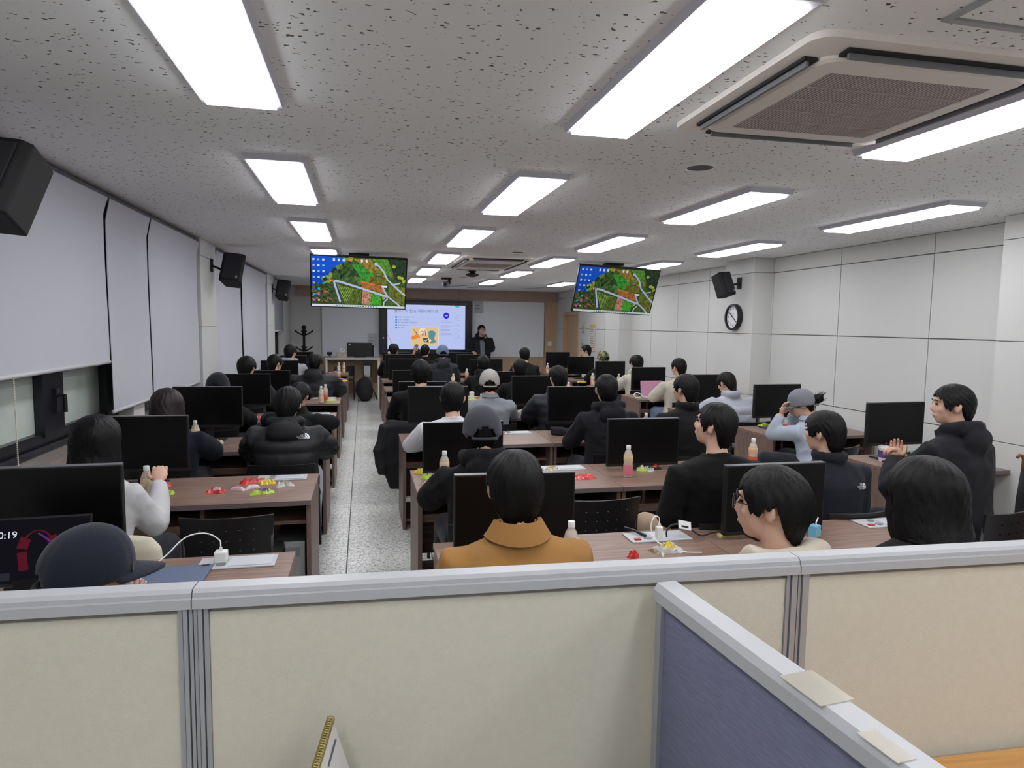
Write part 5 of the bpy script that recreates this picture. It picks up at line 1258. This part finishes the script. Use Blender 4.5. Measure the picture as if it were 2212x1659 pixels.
# milk carton
p = atz(1764, 1183, ZD+.0); mk = thing('milk_carton', 'small blue and red milk carton with a straw', 'milk carton', (p.x, p.y+.02, ZD), .5)
MB().box(-.024, .024, -.018, .018, .045, .098).build('carton_top', mat('carton_blue', (120, 186, 216), .4), mk); MB().box(-.024, .024, -.018, .018, 0, .045).build('carton_bottom', mat('carton_red', (206, 48, 56), .4), mk)
text_mb('우유', .020, T=T3((0, -.0188, .022)) @ FACE_Y).build('carton_lettering', M_WHT, mk); mb = MB().ell((-.008, -.0182, .048), (.012, .0008, .006), 10); mb.ell((.012, -.0182, .047), (.01, .0008, .005), 10); mb.build('green_hill', mat('hill_green', (96, 160, 90), .5), mk)
MB().tube([(.01, .0, .098), (.012, .0, .112), (.03, -.0, .128)], .003, 6).build('straw', M_WHT, mk)
p = atz(1727, 1166, ZD); pc = thing('paper_cup', 'tan paper cup beside the milk carton', 'cup', (p.x, p.y, ZD)); MB().lathe([(.026, 0), (.036, .085), (.038, .088), (.035, .086), (.025, .004)], seg=20).build('cup_wall', mat('kraft_paper', (190, 158, 128), .7), pc, smooth='auto')
p = atz(1907, 996, ZD); cc = thing('coffee_cup', 'white and purple paper coffee cup with red straw', 'coffee cup', (p.x, p.y, ZD))
MB().lathe([(.028, 0), (.038, .10)], seg=24).build('cup_wall', mat('cup_white', (222, 220, 226), .5), cc, smooth='auto'); MB().lathe([(.0318, .030), (.0372, .085)], seg=24, cap=False).build('cup_sleeve', mat('cup_purple', (96, 70, 128), .5, var=.4, vscale=60), cc, smooth='auto')
MB().lathe([(.041, .098), (.041, .106), (.037, .108), (.036, .118), (.033, .119)], seg=24).build('lid', M_WHT, cc, smooth='auto'); MB().tube([(.012, 0, .11), (.022, 0, .145)], .003, 6).build('straw', mat('red_straw', (150, 50, 50), .5), cc)
p = atz(1930, 1000, ZD); o = MB().box(-.06, .07, -.05, .05, 0, .012, ch=.003).build('tablet', M_BLK, None, loc=p); tag(o, 'black tablet lying next to the coffee cup', 'tablet')
# pale green board by the man near the wall
gb_ = MB().box(-.33, .33, 0, .012, 0, .12, ch=.004).build('plastic_board', mat('pale_green_plastic', (176, 192, 184), .35), None, loc=(4.12, 3.99, ZD)); tag(gb_, 'pale green plastic board behind the charcoal hoodie person', 'board')
um = thing('umbrella', 'umbrella with curved wooden handle hooked by right wall', 'umbrella', (4.16, 3.35, 0))
MB().tube([(.0, 0, .80), (.0, 0, .86), (-.012, 0, .885), (-.035, 0, .89), (-.055, 0, .875)], .010, 8).build('handle', mat('umbrella_wood', (132, 84, 52), .4), um, smooth=True); MB().tube([(0, 0, .05), (0, 0, .2), (0, 0, .6), (0, 0, .8)], [.006, .03, .025, .010], 10).build('canopy', M_BLKM, um, smooth=True)
# backpack at right foreground
bp_ = thing('backpack', 'grey and black backpack at right edge above the partition', 'backpack', (2.36, 2.12, .45), .3)
mb = MB().ell((0, 0, .14), (.17, .12, .20), 20); remesh(mb, .02, mat('bag_grey', (66, 67, 73), .85, bump=.3, bscale=300), 'bag_body', bp_, 3, disp=nz(91, .008, 14))
for s in (-.08, .06): MB().tube([(s, -.10, .0), (s-.01, -.14, .14), (s, -.10, .27), (s+.01, -.03, .34)], .014, 8, flat=.5).build('strap', M_BLKM, bp_, smooth=True)
MB().box(-.08, .08, -.135, -.10, .02, .15, ch=.015).build('front_pocket', mat('bag_pocket', (84, 86, 92), .85), bp_)
chair(2.36, 2.10, .2, 'black chair at right end of the first row with backpack')
# black backpack, PC tower at front
bq = thing('backpack', 'black backpack on floor at the far end of the aisle', 'backpack', (.02, 14.4, 0))
mb = MB().ell((0, 0, .24), (.19, .15, .27), 18).ell((0, -.12, .14), (.13, .07, .13), 12); remesh(mb, .025, mat('bag_black', (26, 26, 30), .8), 'bag_body', bq, 2, disp=nz(92, .01, 12))
MB().tube([(.14, -.02, .3), (.22, -.05, .15), (.26, -.08, .02)], .012, 6).build('strap', M_BLKM, bq); MB().tube([(-.06, 0, .5), (0, 0, .55), (.06, 0, .5)], .012, 6).build('strap', M_BLKM, bq)
# lecturer's desk at front left
ld = thing('lecturer_desk', 'white-topped lecturer desk at the front left', 'desk', (-.22, 15.25, 0))
MB().box(-.62, .58, -.35, .35, .86, .90, ch=.005).build('desktop', mat('pale_laminate', (205, 205, 206), .4), ld); MB().box(.52, .57, -.32, .32, 0, .86).build('side_panel', M_WHT, ld); MB().box(-.60, -.56, -.32, .32, 0, .86).build('side_panel', M_WHT, ld); MB().box(-.56, .52, .2, .22, .3, .86).build('back_panel', M_TAN, ld)
lm_ = thing('computer_monitor', 'black monitor seen from behind on the lecturer desk', 'monitor', (-.08, 15.2, .90), 0)
MB().box(-.29, .26, 0, .05, .02, .33, ch=.006).build('housing', M_BLK, lm_); MB().box(.26, .30, .0, .10, .02, .28).build('side_housing', M_BLKM, lm_); MB().box(-.14, .14, -.06, .12, 0, .02).build('stand_base', M_BLK, lm_); MB().box(-.25, -.20, -.006, 0, .27, .30).build('badge', M_SIL, lm_)
tb_ = thing('tissue_box', 'patterned tissue box with a tissue sticking out', 'tissue box', (-.48, 15.1, .90))
MB().box(-.11, .11, -.06, .06, 0, .11).build('box', mat('tissue_carton', (190, 182, 158), .7, var=.35, vscale=25), tb_); MB().add([(-.04, 0, .11), (.05, 0, .11), (.07, .02, .17), (.0, 0, .22), (-.05, -.02, .18)], [(0, 1, 2, 3, 4)]).add([(-.04, 0.01, .11), (.05, 0.02, .11), (.04, -.03, .19), (.0, 0, .22)], [(0, 1, 2, 3)]).build('tissue', M_WHT, tb_)
tt = thing('computer_tower', 'black and silver computer tower hung below lecturer desk', 'computer', (.08, 14.85, .48)); MB().box(-.10, .10, -.1, .2, 0, .36).build('case', M_BLK, tt); MB().box(-.08, .06, -.11, -.1, .02, .26).build('silver_front', M_SIL, tt)
chair(-.42, 14.75, PI, 'black chair pushed under the white lecturer desk')
ca = thing('tripod_camera', 'small black device on lecturer desk left of tissue box', 'camera', (-.74, 15.1, .90)); MB().box(-.05, .05, -.03, .03, .06, .12).build('device_body', M_BLKM, ca); MB().tube([(0, 0, .06), (-.05, -.03, 0)], .006, 6).tube([(0, 0, .06), (.05, -.03, 0)], .006, 6).tube([(0, 0, .06), (0, .05, 0)], .006, 6).build('tripod', M_BLKM, ca)
# coat stand
cs = thing('coat_stand', 'black wooden coat stand before the left whiteboard', 'coat stand', (-1.32, 15.6, 0))
MB().tube([(0, 0, .05), (0, 0, 1.5)], .028, 12).build('pole', M_BLKM, cs, smooth=True); MB().ell((0, 0, 1.55), (.055, .055, .055), 12).build('ball_top', M_BLKM, cs, smooth=True)
for z, L_ in ((1.42, .20), (1.06, .19)):
    for k in range(4):
        a = PI/4*(.4)+k*PI/2; MB().tube([(0, 0, z-.05), (L_*.6*math.cos(a), L_*.6*math.sin(a), z), (L_*math.cos(a), L_*math.sin(a), z+.06)], [.018, .015, .02], 8).build('hook', M_BLKM, cs, smooth=True)
for k in range(4):
    a = k*PI/2+.3; MB().tube([(0, 0, .14), (.3*math.cos(a), .3*math.sin(a), .015)], .018, 8).build('foot', M_BLKM, cs)
# black camera bag lying on the third-row joint
p = atz(1208, 940, ZD); kb = thing('camera', 'black camera lying on third-row desk joint', 'camera', (p.x, p.y, ZD), -.5)
mb = MB().box(-.075, .045, -.04, .04, 0, .075, ch=.015).tube([(.04, 0, .037), (.11, -.01, .037)], .034, 14); remesh(mb, .008, M_BLKM, 'camera_body', kb, 1); MB().tube([(-.06, 0, .075), (-.10, .05, .05), (-.04, .08, .01), (.06, .07, .008)], .008, 6).build('strap', M_BLKM, kb)
# pink laptop
p = aty(1414, 840, 8.5); p.z = ZD; pl = thing('laptop', 'pink laptop propped open on the right-block fifth-row desk', 'laptop', (p.x, 8.50, ZD), .08)
MB().box(-.16, .16, -.12, .10, 0, .014, ch=.004).build('keyboard_base', M_SIL, pl); MB().box(-.165, .165, 0, .008, .0, .22, T=T3((0, .08, .012), 0, -.12)).build('lid', mat('pink_cover', (206, 150, 176), .55, var=.08, vscale=40), pl)
cable('charging_cable', [p+Vector((-.17, .0, .01)), p+Vector((-.20, .02, .05)), p+Vector((-.26, .06, .06)), p+Vector((-.29, .0, .012)), p+Vector((-.22, -.05, .012))], .006, M_WHT, 'white cable looping beside the pink laptop')
# post-it on far monitor, white jug
p = aty(838, 778, 13.2); o = MB().box(-.045, .045, 0, .002, -.045, .045).build('sticky_note', mat('yellow_note', (220, 216, 130), .8), None, loc=(p.x, 13.262, p.z)); tag(o, 'yellow sticky note on the farthest centre monitor', 'sticky note')
p = atz(1019, 862, ZD); o = MB().lathe([(.03, 0), (.034, .09), (.026, .098)], seg=18).build('tumbler', M_WHT, None, smooth='auto', loc=(p.x, p.y, ZD)); tag(o, 'white tumbler left of the pale grey cap', 'tumbler')
# umbrella-ish papers, plugs skipped; draped jackets
def drape(label, loc, rz, m, length, w_, name='jacket', tip=0):
    t = thing(name, label, 'jacket', loc, rz); mb = MB()
    mb.rings([((0, 0, .76), w_*.40, .035), ((0, -.01, .72), w_*.50, .055), ((0, -.02, .58), w_*.52, .06), ((tip*.6, -.03, .76-length*.6), w_*(.55-abs(tip)), .055), ((tip, -.03, .76-length), w_*(.5 if not tip else .12), .03)], 24)
    mb.tube([(-w_*.42, -.03, .72), (-w_*.58, -.06, .50), (-w_*.50, -.08, .28)], [.05, .055, .035], 10)
    remesh(mb, .014, m, 'jacket_body', t, 2, disp=lambda c: nz(77, .012, 14)(c)+nz(78, .010, 24, True)(c)); return t
J = drape('black jacket draped over an aisle chair, hem near the floor', (.37, 6.15, 0), -.2, mat('draped_black', (26, 27, 31), .85, bump=.3, bscale=300), .63, .40, tip=-.08)
drape('cream coat draped over chair of person in white blouse', (-1.06, 3.02, 0), -.2, mat('draped_cream', (205, 198, 178), .9, bump=.3, bscale=300), .40, .46, 'coat')
# ------------------------------------------------------------ office partition in the foreground
A_ = Vector((-1.9, 1.30, 0)); dirx = Vector((1, -.047, 0)).normalized(); ang = math.atan2(dirx.y, dirx.x)
ZP = 1.20
def partition(s0, s1, label):
    p0 = Vector((0, 1.213, 0))+dirx*s0; L_ = s1-s0
    t = thing('office_partition', label, 'partition', p0, ang, 'beige office partition panels')
    MB().box(.026, L_-.026, .008, .042, .06, ZP-.045, ch=.002).build('fabric_panel', M_BEIGE, t)
    # rounded top rail
    prof = [(-.004, -.034), (-.004, -.016), (0, -.014), (.001, -.006), (.008, 0), (.042, 0), (.050, -.006), (.054, -.034)]
    n = len(prof); vs = [(x, y, ZP+z) for x in (.001, L_-.001) for y, z in prof]
    mb = MB().add(vs, [tuple(range(n))[::-1], tuple(range(n, 2*n))]+[(k, (k+1) % n, n+(k+1) % n, n+k) for k in range(n)])
    r = mb.build('top_rail', M_RAIL, t); fixn(r)
    mb = MB().box(.001, .007, .004, .046, .0, ZP-.033).box(.009, .016, .0, .05, 0, ZP-.033).box(.018, .026, .004, .046, 0, ZP-.033)
    mb.build('upright', M_MET, t)
    MB().box(L_-.026, L_-.018, .004, .046, 0, ZP-.033).box(L_-.016, L_-.009, .0, .05, 0, ZP-.033).box(L_-.007, L_-.001, .004, .046, 0, ZP-.033).build('upright', M_MET, t)
    MB().box(.02, L_-.02, .012, .038, .0, .06).build('kick_rail', M_GRY, t)
    return t
partition(-1.50, -.302, 'beige office partition panel at bottom left')
partition(-.302, .893, 'wide beige office partition panel in the middle foreground')
partition(.893, 2.09, 'beige office partition panel at right foreground')
partition(2.09, 3.2, 'beige office partition panel beyond the right frame edge')
# blue perpendicular partition
bpn = thing('office_partition', 'blue fabric partition coming toward the camera, with taped grey rail', 'partition', (.585, 1.165, 0), math.radians(-90+5.0))
ZB = 1.175
MB().box(0.02, 1.25, -.014, .014, .06, ZB-.045).build('fabric_panel', fabric_rib_mat(), bpn)
prof = [(-.028, -.034), (-.028, -.012), (-.020, 0), (.020, 0), (.028, -.012), (.028, -.034)]; n = len(prof); vs = [(x, y, ZB+z) for x in (0, 1.27) for y, z in prof]
fixn(MB().add(vs, [tuple(range(n))[::-1], tuple(range(n, 2*n))]+[(k, (k+1) % n, n+(k+1) % n, n+k) for k in range(n)]).build('top_rail', M_RAIL, bpn))
MB().box(0, .02, -.022, .022, 0, ZB-.03).build('upright', M_MET, bpn)
mt_ = mat('yellowed_tape', (196, 190, 174), .25, alpha=.5)
MB().box(.36, .44, -.029, .029, ZB+.0005, ZB+.0015).build('tape', mt_, bpn); MB().box(.50, .56, -.029, .0, ZB+.0005, ZB+.0015).build('tape', mt_, bpn)
od = thing('office_desk', 'honey oak desk behind the blue partition at bottom right', 'desk', (.745, 1.168, 0), ang)
MB().box(0, 1.5, -.75, 0, .70, .728, ch=.002).build('desktop', M_OAK, od); MB().box(.0, .03, -.72, -.03, 0, .70).build('side_panel', M_WHT, od); MB().box(1.47, 1.5, -.72, -.03, 0, .70).build('side_panel', M_WHT, od)
od2 = thing('office_desk', 'pale desk under the desk calendar, left of the blue partition', 'desk', (-.95, 1.225, 0), ang)
MB().box(0, 1.46, -.75, 0, .70, .728, ch=.002).build('desktop', mat('office_laminate', (176, 172, 166), .5), od2); MB().box(.0, .03, -.72, -.03, 0, .70).build('side_panel', M_WHT, od2); MB().box(1.43, 1.46, -.72, -.03, 0, .70).build('side_panel', M_WHT, od2)
# desk calendar: tent with a gold wire spine running toward the camera
kc = thing('desk_calendar', 'white desk calendar with gold spiral at bottom edge', 'calendar', (-.060, 1.15, .728), -PI/2-.13)
HC_ = .25
MB().add([(0, 0, HC_), (.24, 0, HC_), (.24, .075, 0), (0, .075, 0), (0, .002, HC_), (.24, .002, HC_), (.24, .077, 0), (0, .077, 0)], [(0, 1, 2, 3), (7, 6, 5, 4), (0, 3, 7, 4), (1, 5, 6, 2), (3, 2, 6, 7)]).build('page', mat('calendar_paper', (214, 212, 210), .6), kc)
MB().add([(0, 0, HC_), (.24, 0, HC_), (.24, -.075, 0), (0, -.075, 0), (0, -.002, HC_), (.24, -.002, HC_), (.24, -.077, 0), (0, -.077, 0)], [(3, 2, 1, 0), (4, 5, 6, 7), (4, 7, 3, 0), (2, 6, 5, 1), (7, 6, 2, 3)]).build('page', mat('calendar_paper', (214, 212, 210), .6), kc)
cl = MB()
for k in range(34):
    x = .006+k*.0067; cl.tube([(x, .0065*math.cos(a), HC_+.0015+.0065*math.sin(a)) for a in [2*PI*i/10 for i in range(11)]], .0011, 5)
cl.build('spiral_wire', mat('gold_wire', (176, 158, 84), .3, metal=.8), kc, smooth=True)
MB().box(.02, .09, 0, .0006, -.002, .002, T=T3((0, .0115, .223), 0, .29)).build('print_line', mat('print_dark', (90, 96, 98), .7), kc)
mb = MB().add([(.07+.035*math.cos(a), .0305+.0, .16+.035*math.sin(a)) for a in [2*PI*i/18 for i in range(18)]], [tuple(range(18))]); mb.v = [(x, (HC_-z)*.075/HC_+.0028, z) for x, y, z in mb.v]; mb.build('printed_picture', mat('print_slate', (120, 120, 134), .7), kc)
